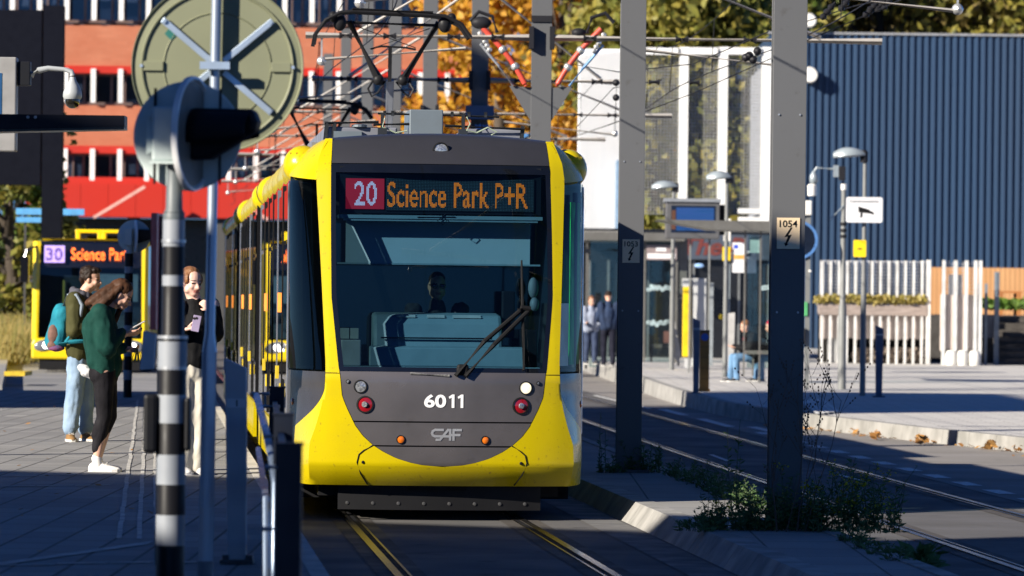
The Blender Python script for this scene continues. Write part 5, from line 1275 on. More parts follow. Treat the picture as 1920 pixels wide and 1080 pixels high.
t, b, D, w, z = bollard(1298,1311,596,738,M('bollard_grey', (.12,.14,.19), .45),'dark grey slanted bollard left of the brown bollard'); MB().box(-w*.98,w*.98,-.063,-.0605,z*.84,z*.87).build('pale_line', lampg, t)
t, b, D, w, z = bollard(1361,1377,588,700,M('bollard_pale', (.48,.47,.45), .5),'pale grey bollard behind the brown bollard', slant=-2)
b = RB(1320, 734); D = b.y; k = D/F
t = thing('card_reader', 'brown yellow card reader pillar with a blue round mark', 'card reader', tuple(b)); z = lambda v: (W(1320,v,D)-b).z
om = M('pillar_ochre', (.26,.125,.012), .5, col2=(.22,.10,.01)); MB().box(-9*k,9*k,-.1,.1,0,z(622)).build('pillar', om, t, bevel=.01); MB().box(-10.5*k,10.5*k,-.12,.12,-.01,z(729)).build('foot', om, t); MB().box(-9.5*k,9.5*k,-.11,.11,z(622)+.002,z(619)).build('cap', darkfit, t)
MB().lathe([(7*k,0),(7*k,.006),(1e-4,.007)], (0,-.1,z(632)), (0,-1,0), 20).build('blue_mark', M('mark_blue', (.03,.12,.5), .4), t)
mb = MB()
for v in (650,670,690,710): mb.box(-9.1*k,9.1*k,-.1015,-.1005,z(v)-.006,z(v)+.006)
mb.build('groove', M('groove_brown', (.12,.06,.01), .6), t)

# ------------------------------------------------------------------ picket enclosure, planter, stairs
Dp = 112.0; kp_ = Dp/F
def XX(u): return W(u, 600, Dp).x
def ZZ(v, u=1700): return W(u, v, Dp).z
zg = zr(Dp)
picket = M('picket_white', (.70,.70,.68), .6, col2=(.50,.50,.49), scale=3)
t = thing('picket_fence', 'tall row of white upright posts with fine mesh and a plank planter', 'fence', (XX(1700), Dp, zg)); b = t.location
i = 0; u = 1541
while u < 1742:
    vb = 672+(u-1541)*.06; vt = 492-(u-1541)*.02
    MB().box(XX(u-2.1)-b.x, XX(u+2.1)-b.x, -.05, .05, -.05, ZZ(vt)-b.z).build('picket', picket, t); u += 15.6
MB().box(XX(1736)-b.x, XX(1744)-b.x, -.06, .06, -.08, ZZ(487)-b.z).build('picket', picket, t)
mb = MB()
for j in range(30): x_ = XX(1538)+j*.098; mb.box(x_-b.x-.017, x_-b.x+.017, .07, .09, ZZ(560)-b.z, ZZ(490)-b.z)
for j in range(12): z_ = ZZ(560)+j*.088; mb.box(XX(1538)-b.x, XX(1740)-b.x, .092, .104, z_-b.z-.014, z_-b.z+.014)
mb.build('mesh', M('mesh_pale', (.5,.5,.52), .5), t)
slat = M('grey_planks', (.62,.53,.48), .8, col2=(.45,.38,.34), scale=4, stretch=(6,1,.5))
slat2 = M('planter_planks', (.33,.27,.24), .8, col2=(.22,.18,.16), scale=4, stretch=(1,1,6))
mb = MB()
for j in range(30): mb.box(XX(1538+j*6.7)-b.x, XX(1538+j*6.7+6.2)-b.x, .12, .16, ZZ(636+rnd.uniform(-2,2))-b.z, ZZ(590+rnd.uniform(-2,1))-b.z)
mb.build('plank_row', slat, t)
mb = MB(); mb.box(XX(1536)-b.x, XX(1738)-b.x, -.08, .7, ZZ(592)-b.z, ZZ(572)-b.z); pln = mb.build('planter', slat2, t)
MB().box(XX(1538)-b.x, XX(1742)-b.x, .75, .8, -.02, ZZ(575)-b.z).build('dark_back', M('dark_gap', (.02,.018,.016), .8), t)
r3 = np.random.default_rng(8)
V = leaves_np([(XX(1540+j*11)-b.x, .0, ZZ(564)-b.z+.02*(j%3)) for j in range(18)], [.22]*18, 2600, .06, 31, .6)
tag(leaf_obj('planter_plants', V, leaf_mat('planter_leaf', [(.10,.14,.02),(.35,.28,.06),(.45,.36,.12),(.12,.2,.03)]), t), kind='stuff')
mb = MB()
for j in range(120):
    x_ = XX(rnd.uniform(1600,1736))-b.x; z_ = rnd.uniform(0,.36); s = rnd.uniform(.06,.13); mb.ball((x_, .35+rnd.uniform(-.12,.2), z_+.03), (s, s*.8, s*.7), 7, 5)
mb.build('rubble', M('rubble_stone', (.42,.33,.25), .9, col2=(.30,.24,.19), scale=5), t)
for j, u in enumerate((1558,1568,1576)): MB().box(XX(u-4)-b.x, XX(u+4)-b.x, .2, .35, 0, ZZ(630)-b.z).build('white_log', picket, t)
t = thing('plank_tower', 'tall plank box with white pickets and white sacks at its foot', 'planter', (XX(1795), Dp-1.0, zg)); b = t.location
mb = MB()
for j in range(10): mb.box(XX(1762+j*6.5)-b.x, XX(1762+j*6.5+6.1)-b.x, 0, .9, ZZ(655+rnd.uniform(-2,2))-b.z, ZZ(553+rnd.uniform(-3,2))-b.z)
mb.build('planks', slat, t)
for u in (1761,1783,1803,1820,1829): MB().box(XX(u-3)-b.x, XX(u+3)-b.x, -.12, -.04, 0, ZZ(488)-b.z).build('picket', picket, t)
MB().box(XX(1772)-b.x, XX(1796)-b.x, .05, .3, ZZ(552)-b.z, ZZ(515)-b.z).build('white_panel', picket, t)
mb = MB()
for j in range(9): x_ = XX(1762)+j*.12; mb.box(x_-b.x-.006, x_-b.x+.006, -.03, -.015, ZZ(552)-b.z, ZZ(490)-b.z)
for j in range(10): z_ = ZZ(552)+j*.09; mb.box(XX(1762)-b.x, XX(1828)-b.x, -.014, -.004, z_-b.z-.006, z_-b.z+.006)
mb.build('mesh', MATS['mesh_pale'], t)
mb = MB()
for u in (1775,1796,1818): c = XX(u)-b.x; mb.lathe([(1e-4,-.02),(.15,0),(.165,.12),(.155,.28),(.12,.37),(1e-4,.39)], (c,-.34,0), (0,0,1), 14, 1.0)
mb.build('white_sack', M('sack_white', (.80,.78,.72), .8, bump=.4, scale=5), t, smooth=True)
t = thing('steps', 'dark timber steps beside the plank box at the right edge', 'steps', (XX(1900), Dp, zg)); b = t.location
mb = MB()
for j in range(7): mb.box(XX(1872)-b.x, XX(1990)-b.x, j*.30, j*.30+.32, j*.185, j*.185+.17)
mb.build('treads', M('step_wood', (.075,.065,.055), .8, col2=(.04,.035,.03), scale=3, stretch=(1,4,4)), t)
for u in (1835,1848,1866,1870): MB().box(XX(u-2.5)-b.x, XX(u+2.5)-b.x, -.1+.02*(u%3), 0, 0, ZZ(508 if u > 1860 else 530)-b.z).build('rail_post', M('rail_bluegrey', (.20,.24,.28), .5), t)
mb = MB(); mb.box(XX(1831)-b.x, XX(1864)-b.x, .1, .6, ZZ(632)-b.z, ZZ(588)-b.z); mb.build('grey_bin', M('bin_bluegrey', (.16,.17,.20), .5), t)
V = leaves_np([(XX(1868+j*12)-b.x, 2.2, ZZ(568)-b.z) for j in range(7)], [.3]*7, 900, .09, 33, .45)
tag(leaf_obj('steps_plants', V, leaf_mat('green_leaf', [(.04,.09,.01),(.10,.20,.02),(.16,.24,.04)]), t), kind='stuff')
structure(MB().box(W(1744,600,114.5).x, 40, 114.6, 139.6, .1, 1.66).build('deck', M('deck_dark', (.06,.055,.05), .8)), 'raised deck behind the steps and planter')
t = thing('picnic_bench', 'orange wooden picnic bench before the plank wall at the right edge', 'bench', (W(1890,560,134).x, 134, 1.66)); b = t.location
om2 = M('bench_orange', (.42,.17,.05), .6)
MB().box(-.40,.40,-.4,.4,.70,.76).build('table_top', om2, t); MB().box(-.42,.42,-.8,-.5,.42,.47).build('seat', om2, t)
for sx in (-1,1): MB().box(sx*.28-.05,sx*.28+.05,-.7,.5,0,.695).build('leg', om2, t)
# ------------------------------------------------------------------ the bus
Db = 93.0; kb = Db/F
bb = W(168, 698, Db)
busy = M('bus_yellow', (.80,.58,.006), .3, col2=(.74,.53,.006), coat=.5, scale=2)
t = thing('bus', 'yellow city bus number 30 coming to the stop', 'bus', (bb.x, Db, .245), .02)
L0 = t.location
w = 1.27
zf = lambda v: (W(168, v, Db)-L0).z
MB().box(-w, w, .34, 11.5, .30, 2.80).build('body', busy, t, bevel=.05)
mb = MB(); mb.prism([(-w,.28),(w,.28),(w,.62),(w*.96,.74),(-w*.96,.74),(-w,.62)], -.10, .26, Matrix(((1,0,0,0),(0,0,1,0),(0,1,0,0),(0,0,0,1)))); mb.build('bumper', busy, t, bevel=.05)
for sx in (-1, 1):
    mb = MB(); rows = []
    for k in range(11):
        f = k/10; z = .7+f*2.15; y = .02+.10*f*f; rows.append([(sx*(w-.005), y+.26, z), (sx*(w-.0), y, z), (sx*(w-.09), y-.06, z), (sx*(w-.14-.03*f), y-.05, z)])
    mb.grid(rows, flip=sx < 0); mb.build('front_pillar', busy, t, smooth=True)
bgl = glass('bus_glass', (.30,.40,.45), .8, 1.5)
mb = MB(); mb.grid([[(s*1.10, .0+.05*s*s+.10*((z-.7)/2.1)**2-.03, z) for s in zs(-1,1,10)] for z in zs(2.28,.76,8)]); mb.build('windscreen', bgl, t, smooth=True)
bk = M('bus_black', (.008,.008,.010), .15, coat=1)
mb = MB(); mb.grid([[(s*1.10, .05*s*s+.05+.12*((z-2.2)/.6)-.03, z) for s in zs(-1,1,10)] for z in zs(2.86,2.282,4)]); hd = mb.build('destination_panel', bk, t, smooth=True)
mb = MB(); mb.grid([[(s*1.08, .03+.05*s*s+.2*(1-f), 2.86+.05*math.sin(f*1.5)) for s in zs(-1,1,10)] for f in (1,.6,.2,-.3)]); mb.build('front_roof', busy, t, smooth=True)
MB().box(-1.24,1.24,.29,.33,.66,2.75).build('cab_back', M('bus_inside', (.02,.04,.06), .7, col2=(.008,.014,.022), scale=2), t)
mb = MB(); mb.box(-.9,1.0,.12,.24,.78,1.1); mb.box(.25,.8,.15,.25,1.1,1.25); mb.build('dashboard', M('bus_dash', (.10,.13,.15), .7), t)
mb = MB(); mb.box(-.10,1.02,.14,.15,1.55,2.15); mb.build('sun_blind', M('bus_blind', (.30,.38,.42), .7), t)
mb = MB(); mb.box(-.62,-.58,.2,.24,1.35,2.0); mb.box(-.25,-.21,.2,.24,1.35,1.8); mb.build('grab_pole', M('grab_yellow', (.6,.5,.1), .5), t)
xb = lambda u: (u-168)*kb
mb = MB(); leds(mb, '30', xb(84), zf(489), xb(115)-xb(84), .27, 13, 11, -.02, .85, .02); x0_, x1_ = xb(81), xb(119)
MB().box(x0_, x1_, -.012, .0, zf(493), zf(461)).build('route_board', M('bus_led_violet', (.42,.30,.75), .6, emit=.45), hd)
mb.build('led_number', M('bus_led_dark', (.10,.04,.30), .6), hd)
mb = MB(); leds(mb, 'Science Park', xb(131), zf(488), xb(231)-xb(131)+.12, .27, 66, 14, -.012, .95, .02); mb.build('led_text', M('bus_led_red', (1.0,.16,.02), .6, emit=1.0), hd)
for sx in (-1, 1):
    mb = MB(); c = Vector((sx*(w-.30), -.105, zf(648))); mb.ball(c, (.24,.04,.13), 16, 10, Matrix.Rotation(sx*.2, 3, 'Y')); hl = mb.build('headlight', M('bus_lamp', (.16,.17,.19), .15, coat=1), t, smooth=True)
    mb = MB(); mb.ball(c+Vector((-sx*.02-.0,-.03,.0)), (.075,.03,.075)); 
    for k in range(3): mb.ball(c+Vector((-sx*(.10+.055*k) if sx < 0 else -.16+.05*k,-.03,-.055)), (.022,.02,.03))
    mb.build('lamp', M('bus_lamp_on', (1,.97,.92), .2, emit=2.2), hl, smooth=True)
    mb = MB(); mb.lathe([(.30,-.12),(.47,-.12),(.48,0),(.47,.12),(.30,.12)], (sx*1.05,2.6,.47), (1,0,0), 24); wh = mb.build('wheel', rubber, t); 
    mb = MB(); mb.tube([(sx*1.15,.1,2.75),(sx*1.38,-.12,2.66),(sx*1.42,-.14,2.5)], .03, 8); mb.box(sx*1.42-.09,sx*1.42+.09,-.22,-.10,1.95,2.5); mb.build('mirror', bk, t)
mb = MB(); mb.box(-.18,.02,-.12,-.095,.42,.52); mb.build('front_badge', seam, t); MB().box(-1.1,1.1,-.02,1.0,.05,.29).build('underbody', rubber, t)
mb = MB()
for x0 in (-.35, .22):
    mb.beam((x0,.9,2.85),(x0,.9,3.10),.10,.3); mb.beam((x0+.48,.9,2.85),(x0+.48,.9,3.10),.10,.3); mb.box(x0-.06,x0+.54,.75,1.05,3.05,3.13)
mb.build('roof_arch', busy, t, bevel=.02); MB().box(-.5,.8,1.2,3.4,2.8,3.02).build('roof_unit', rubber, t)
mb = MB(); mb.tube([(.1,-.06,.80),(.6,-.05,1.15)], .012, 5); mb.tube([(-.9,-.05,.80),(-.3,-.06,1.0)], .012, 5); mb.build('wiper', rubber, t)

# ------------------------------------------------------------------ people
skin = M('skin', (.60,.36,.26), .5, col2=(.54,.31,.22), scale=9)
skin_red = M('lips', (.45,.16,.13), .4)
eyem = M('eye_dark', (.03,.022,.02), .25)
def cloth(name, col, **k): return M(name, col, .85, bump=.35, scale=k.pop('scale', 6), bscale=90, spec=.2, **k)
def remesh(mb, name, mats, parent, vox=.009, sm=4, wr=0.0, wf=14.0, face=None):
    o = mb.build(name, mats, parent)
    md = o.modifiers.new('r', 'REMESH'); md.mode = 'VOXEL'; md.voxel_size = vox
    if sm: s_ = o.modifiers.new('s', 'SMOOTH'); s_.iterations = sm; s_.factor = .5
    me = evaluated_mesh(o); me.name = name
    o.modifiers.clear(); old = o.data; o.data = me; bpy.data.meshes.remove(old)
    me.materials.clear()
    for m_ in (mats if isinstance(mats, (list, tuple)) else [mats]): me.materials.append(m_)
    if wr:
        nv = len(me.vertices); co = np.empty(nv*3, np.float32); no = np.empty(nv*3, np.float32); me.vertices.foreach_get('co', co); me.vertices.foreach_get('normal', no)
        co = co.reshape(-1, 3); no = no.reshape(-1, 3); am = np.empty(nv)
        for i, p in enumerate(co.tolist()): am[i] = noise.noise((p[0]*wf, p[1]*wf, p[2]*wf*.55))+.5*noise.noise((p[0]*wf*2.2, p[1]*wf*2.2, p[2]*wf*1.3))
        co += no*(am*wr)[:, None].astype(np.float32); me.vertices.foreach_set('co', co.ravel())
    if face:
        ii = [face(q.center) for q in me.polygons]; me.polygons.foreach_set('material_index', ii)
    me.polygons.foreach_set('use_smooth', [True]*len(me.polygons)); return o
def head_cones(mb, c, f, u, k=1.0):
    f, u = Vector(f).normalized(), Vector(u).normalized(); r = f.cross(u).normalized(); u = r.cross(f)
    R = Matrix((r, f, u)).transposed(); P = lambda x, y, z: Vector(c)+(r*x+f*y+u*z)*k
    B = lambda p, q: mb.ball(P(*p), tuple(a*k for a in q), 16, 12, R)
    B((0,-.012,.035),(.074,.095,.085)); B((0,.018,-.03),(.062,.070,.080)); B((0,.050,-.078),(.036,.034,.030)); B((0,.062,.012),(.052,.022,.022))
    mb.cone(P(0,.076,.010), P(0,.100,-.030), .010*k, .0145*k); B((-.013,.088,-.032),(.010,.012,.009)); B((.013,.088,-.032),(.010,.012,.009))
    B((0,.080,-.055),(.024,.012,.007)); B((0,.077,-.066),(.020,.012,.008))
    for s in (-1, 1): B((s*.036,.058,-.026),(.024,.024,.022)); B((s*.076,-.005,-.005),(.010,.020,.032)); B((s*.05,.01,-.055),(.022,.04,.03))
    return P, R, (r, f, u)
def face_fn(P, ax, c, k=1.0):
    r, f, u = ax; c = Vector(c)
    def fn(p):
        d = (p-c)/k; x, y, z = d.dot(r), d.dot(f), d.dot(u)
        if y > .045 and abs(x) < .026 and -.070 < z < -.050: return 1
        if y > .045 and .016 < abs(x) < .046 and -.004 < z < .009: return 2
        if y > .045 and .012 < abs(x) < .050 and .022 < z < .029: return 2
        return 0
    return fn
def hand(mb, wr_, d, pn, k=1.0, curl=.5, side=1):
    d = Vector(d).normalized(); pn = Vector(pn); pn = (pn-d*pn.dot(d)).normalized(); s = d.cross(pn)*side; wr_ = Vector(wr_)
    for i, o_ in enumerate((-.028,-.010,.009,.027)):
        kn = wr_+d*.092*k+s*o_*k; mb.cone(wr_+s*o_*.6*k+d*.02*k, kn, .016*k, .0125*k, 8)
        L = (.036,.042,.040,.031)[i]*k; d2 = (d*math.cos(curl)+pn*math.sin(curl)).normalized(); d3 = (d*math.cos(curl*2.1)+pn*math.sin(curl*2.1)).normalized()
        m_ = kn+d2*L; mb.cone(kn, m_, .0095*k, .0085*k, 8); mb.cone(m_, m_+d3*L*.8, .0085*k, .007*k, 8)
    th = wr_-s*.026*k+d*.03*k; t1 = th+(d*.6-s*.5+pn*.5).normalized()*.045*k; mb.cone(th, t1, .013*k, .011*k, 8); mb.cone(t1, t1+(d*.8+pn*.5).normalized()*.032*k, .0105*k, .008*k, 8)
def limb(mb, pts, rs):
    for (p, q), (a, b_) in zip(zip(pts, pts[1:]), zip(rs, rs[1:])): mb.cone(p, q, a, b_)
def shoe(t, name, a, d, mat, sole, L=.26, k=1.0):
    a = Vector(a); d = Vector((d[0], d[1], 0)).normalized(); s = Vector((-d.y, d.x, 0)); mb = MB()
    h = a-d*.055*k; h.z = 0
    sec = [(-.01,.030,.055),(.03,.040,.088),(.09,.040,.080),(.14,.044,.062),(.20,.046,.050),(.245,.036,.040),(.268,.014,.028)]
    rows = []
    for y, w_, z in sec:
        c = h+d*y*k; rows.append([c+s*w_*k*math.cos(g)+Vector((0,0,.012+(z*k-.012)*max(0,math.sin(g)) if math.sin(g) > 0 else .012)) for g in [math.pi*j/10 for j in range(11)]])
    mb.grid(rows); mb.add([p for p in rows[0]], [tuple(range(11))]); mb.add([p for p in rows[-1]], [tuple(range(11))])
    mb.cone(a+Vector((0,0,.02)), h+d*.07*k+Vector((0,0,.05)), .045*k, .04*k)
    o = mb.build(name, mat, t, smooth=True, angle=60)
    m2 = MB(); poly = [(h+d*y*k+s*(w_+.005)*k) for y, w_, z in sec]+[(h+d*y*k-s*(w_+.005)*k) for y, w_, z in sec[::-1]]; m2.prism([(p.x, p.y) for p in poly], .0, .024); m2.build('sole', sole, o)
    m3 = MB()
    for j in range(3): c = h+d*(.085+.028*j)*k+Vector((0,0,(.084-.009*j)*k)); m3.tube([c-s*.024*k, c+Vector((0,0,.006)), c+s*.024*k], .0045, 5)
    m3.build('laces', sole, o); return o
def body(t, J, head_c, fwd, up, hands, sk=skin, k=1.0, vox=.008, bare=()):
    mb = MB(); P, R, ax = head_cones(mb, head_c, fwd, up, k)
    mb.cone(J['neck'], Vector(head_c)-ax[1]*.015*k-ax[2]*.05*k, .060*k, .054*k)
    for s in 'lr':
        mb.cone(J['h'+s], J['s'+s], .10*k, .075*k); limb(mb, (J['s'+s], J['e'+s], J['w'+s]), (.05*k,.040*k,.028*k)); limb(mb, (J['h'+s], J['k'+s], J['a'+s]), (.080*k,.052*k,.036*k))
    mb.cone(J['pelvis'], J['chest'], .11*k, .12*k); mb.cone(J['chest'], J['neck'], .10*k, .06*k)
    for s, hnd in hands.items(): hand(mb, J['w'+s], *hnd, side=1 if s == 'r' else -1)
    o = remesh(mb, 'body', [sk, skin_red, eyem], t, vox, 3, face=face_fn(P, ax, head_c, k)); return o, P, R, ax
V3 = Vector
white_sole = M('shoe_sole', (.72,.70,.66), .6)
tape = M('dark_line', (.02,.02,.02), .6)
# woman in a green sweatshirt looking down at her phone
b = G(190, 884, .38)
t = thing('person', 'woman in a green sweatshirt and black leggings looking down at her phone', 'person', tuple(b))
J = dict(pelvis=V3((.02,0,.90)), chest=V3((-.03,0,1.22)), neck=V3((.045,0,1.40)), sl=V3((-.005,.15,1.335)), sr=V3((-.005,-.15,1.335)), el=V3((.045,.20,1.06)), er=V3((.055,-.21,1.065)), wl=V3((.185,.06,1.045)), wr=V3((.195,-.07,1.17)),
         hl=V3((.02,.085,.86)), hr=V3((.02,-.085,.86)), kl=V3((.055,.075,.47)), kr=V3((.025,-.07,.47)), al=V3((-.045,.07,.09)), ar=V3((-.035,-.06,.09)))
hc_ = (.155,0,1.495); bo, P, R, ax = body(t, J, hc_, (.86,-.12,-.48), (.45,0,.85), {'r': ((1,.15,.12),(0,.6,.8),1,.45), 'l': ((1,-.35,-.15),(0,-.4,.8),1,.7)})
gsw = cloth('sweat_green', (.006,.050,.038), col2=(.004,.036,.028))
mb = MB()
for s in 'lr':
    mb.cone(J['h'+s]+V3((0,0,.03)), J['s'+s], .112, .092); mb.cone(J['h'+s]+V3((-.05,0,.08)), J['s'+s]+V3((-.05,0,-.05)), .095, .085); limb(mb, (J['s'+s], J['e'+s], J['w'+s]-V3((.03,0,0))), (.090,.092,.050)); mb.ball(J['e'+s]+V3((.01,0,-.03)), (.085,.075,.075))
mb.cone(J['pelvis'], J['chest'], .15, .155); mb.cone(J['chest'], J['neck']-V3((.01,0,.035)), .14, .075); mb.ball(J['pelvis']+V3((0,0,-.02)), (.150,.145,.08))
remesh(mb, 'sweatshirt', gsw, t, .010, 6, .011, 11)
leg_b = cloth('leggings_black', (.013,.012,.015), var=.3)
mb = MB()
for s in 'lr': limb(mb, (J['h'+s], J['k'+s], J['a'+s]+V3((0,0,.10))), (.100,.068,.046)); mb.ball(J['h'+s]+V3((-.03,0,-.03)), (.10,.095,.10)); mb.cone(J['k'+s]+V3((-.02,0,-.06)), J['a'+s]+V3((0,0,.22)), .062, .050)
mb.cone(J['pelvis'], J['pelvis']+V3((0,0,-.08)), .11, .12); remesh(mb, 'leggings', leg_b, t, .009, 4, .003, 16)
hair_b = M('hair_brown', (.070,.030,.014), .65, spec=.2, col2=(.040,.018,.009), scale=18, stretch=(1,1,.25), bump=.15, bscale=60)
mb = MB()
for p, q in (((0,-.028,.052),(.086,.100,.088)),((0,-.07,.0),(.082,.06,.09))): mb.ball(P(*p), q, 16, 12, R)
for s in (-1, 1):
    limb(mb, (P(s*.060,-.03,.06), P(s*.080,-.055,-.03), P(s*.09,-.09,-.13), P(s*.10,-.14,-.22)), (.030,.038,.042,.022)); limb(mb, (P(s*.03,-.09,0), P(s*.06,-.14,-.10), P(s*.07,-.19,-.18)), (.06,.055,.03))
limb(mb, (P(0,-.06,.06), P(0,-.12,-.05), P(.02,-.17,-.15), P(.0,-.22,-.20)), (.06,.065,.06,.03)); limb(mb, (P(.070,-.03,.05), P(.080,-.05,-.05), P(.085,-.06,-.14)), (.03,.034,.02)); limb(mb, (P(-.06,.03,.03), P(-.075,.03,-.10), P(-.06,.06,-.28)), (.02,.026,.018))
remesh(mb, 'hair', hair_b, t, .008, 3, .006, 30)
wsh = M('shoe_white', (.75,.73,.70), .6, var=.1)
shoe(t, 'shoe', J['ar'], (1,-.15), wsh, white_sole); shoe(t, 'shoe', J['al'], (1,.1), wsh, white_sole)
ph = thing('phone', 'pale phone in the hand of the woman in green', 'phone', tuple(b)); mb = MB(); c = V3((.285,-.035,1.235)); mb.beam(c-V3((.075,0,.040)), c+V3((.075,0,.045)), .075, .010, V3((-.4,0,.9))); mb.build('case', M('phone_pale', (.62,.60,.58), .3), ph, bevel=.004)
MB().beam(c-V3((.070,0,.038))+V3((-.003,0,.007)), c+V3((.068,0,.041))+V3((-.003,0,.007)), .066, .002, V3((-.4,0,.9))).build('glass', M('phone_glass', (.02,.02,.025), .08, coat=1), ph)
ky = thing('keys', 'bunch of keys hanging from the lower hand of the woman in green', 'keys', tuple(b)); mb = MB()
for j in range(5): c = V3((.275+.012*j,-.02+.008*j,1.02)); mb.beam(c, c+V3((-.03+.018*j,0,-.085-.01*(j%2))), .016, .004)
mb.lathe([(.018,-.002),(.020,0),(.018,.002)], (.285,-.02,1.03), (0,1,0), 14); mb.build('key_ring', M('key_brass', (.22,.17,.08), .4, .7), ky)
bg_ = MB(); bg_.ball((-.12,-.03,.845), (.10,.06,.05), 14, 10, Matrix.Rotation(.5, 3, 'Y')); bgt = thing('bag', 'crumpled white bag behind the hip of the woman in green', 'bag', tuple(b)); remesh(bg_, 'bag_body', M('bag_white', (.70,.70,.70), .8), bgt, .01, 1, .012, 25)

# man with the turquoise backpack
b = G(147, 827, .38)
t = thing('person', 'man in an olive jacket and light jeans turned to the right', 'person', tuple(b))
J = dict(pelvis=V3((.01,0,.95)), chest=V3((-.03,0,1.30)), neck=V3((.03,0,1.50)), sl=V3((.02,.19,1.45)), sr=V3((-.03,-.19,1.44)), el=V3((.03,.25,1.15)), er=V3((-.03,-.26,1.14)), wl=V3((.22,.12,1.17)), wr=V3((.19,-.17,1.22)),
         hl=V3((.03,.10,.90)), hr=V3((.0,-.10,.90)), kl=V3((.06,.10,.50)), kr=V3((-.035,-.10,.49)), al=V3((.06,.10,.10)), ar=V3((-.075,-.10,.10)))
hc_ = (.115,0,1.66); bo, P, R, ax = body(t, J, hc_, (.94,-.25,-.06), (0,0,1), {'r': ((.8,.5,.2),(0,.3,1),1,.6), 'l': ((.8,-.4,.2),(0,.3,1),1,.6)}, k=1.06)
jk = cloth('jacket_olive', (.062,.060,.020), col2=(.042,.042,.016))
mb = MB()
for s in 'lr':
    mb.cone(J['h'+s]+V3((0,0,.0)), J['s'+s]-V3((0,0,.01)), .125, .105); limb(mb, (J['s'+s], J['e'+s], J['w'+s]), (.095,.086,.058))
mb.cone(J['pelvis'], J['chest'], .16, .165); mb.cone(J['chest'], J['neck']-V3((0,0,.03)), .155, .085); remesh(mb, 'jacket', jk, t, .011, 6, .011, 10)
mb = MB(); 
for a_ in range(10): g = a_/10*6.28; mb.ball(J['neck']+V3((-.02+.085*math.cos(g), .105*math.sin(g), .015-.03*math.cos(g))), (.042,.042,.045))
mb.cone(J['neck']+V3((-.10,-.03,-.03)), J['neck']+V3((-.13,.0,-.12)), .07, .06); mb.cone(J['neck']+V3((.05,-.08,.0)), J['neck']+V3((.08,-.10,-.12)), .035, .03); remesh(mb, 'hood', cloth('hood_grey', (.085,.085,.105)), t, .010, 4, .008, 14)
jn = cloth('jeans_light', (.27,.37,.49), col2=(.16,.24,.35), scale=4)
mb = MB()
for s in 'lr': limb(mb, (J['h'+s], J['k'+s], J['a'+s]+V3((0,0,.03))), (.115,.092,.078)); mb.ball(J['a'+s]+V3((.01,0,.05)), (.085,.08,.05))
mb.cone(J['pelvis'], J['pelvis']-V3((0,0,.08)), .13, .13); remesh(mb, 'jeans', jn, t, .011, 5, .011, 12)
hr_d = M('hair_dark', (.028,.016,.010), .45, col2=(.014,.008,.006), scale=22, bump=.6, bscale=80)
mb = MB()
for p, q in (((0,-.030,.066),(.084,.100,.076)),((0,-.075,.02),(.076,.045,.075)),((0,.035,.098),(.066,.055,.032))): mb.ball(P(*p), tuple(a*1.06 for a in q), 16, 12, R)
for s in (-1, 1): mb.ball(P(s*.066,-.02,.03), (.022,.05,.05), 12, 9, R)
remesh(mb, 'hair', hr_d, t, .008, 2, .008, 34)
ssh = M('shoe_suede', (.26,.14,.045), .85, bump=.3); shoe(t, 'shoe', J['ar'], (.25,-1), ssh, white_sole, k=1.1); shoe(t, 'shoe', J['al'], (.55,-1), ssh, white_sole, k=1.1)
tq = cloth('pack_turquoise', (.02,.24,.31), col2=(.012,.14,.20), scale=5)
bp = thing('backpack', 'turquoise and brown backpack on the back of the man in olive', 'backpack', tuple(b))
mb = MB(); mb.cone((-.23,-.03,1.04), (-.19,-.03,1.33), .100, .090); mb.cone((-.20,-.12,1.04), (-.17,-.12,1.30), .10, .09); mb.cone((-.27,-.05,1.02), (-.25,-.05,1.16), .09, .07); remesh(mb, 'pack', tq, bp, .012, 4, .008, 12)
mb = MB(); mb.ball((-.24,-.155,1.10), (.075,.075,.10)); mb.ball((-.26,-.14,.98), (.06,.07,.05)); remesh(mb, 'front_pocket', cloth('pack_brown', (.22,.12,.09), col2=(.12,.07,.06)), bp, .011, 3, .008, 16)
mb = MB(); mb.ball((-.22,-.15,.955), (.09,.07,.035)); remesh(mb, 'base_pocket', cloth('pack_navy', (.06,.07,.16), col2=(.25,.05,.10), scale=14), bp, .011, 3, .006, 20)
mb = MB(); mb.tube([(-.17,-.10,1.33),(-.10,-.19,1.50),(-.01,-.26,1.50),(.05,-.27,1.40),(.03,-.27,1.28)], .020, 8); mb.build('shoulder_strap', cloth('strap_grey', (.24,.29,.35)), bp, smooth=True)
mb = MB(); mb.tube([(-.18,-.22,1.0),(-.08,-.285,1.02),(.03,-.275,1.03),(.10,-.23,1.035)], .022, 8); mb.tube([(.0,-.27,1.28),(-.04,-.285,1.12),(-.12,-.26,1.02)], .014, 6); mb.build('hip_strap', tq, bp, smooth=True)

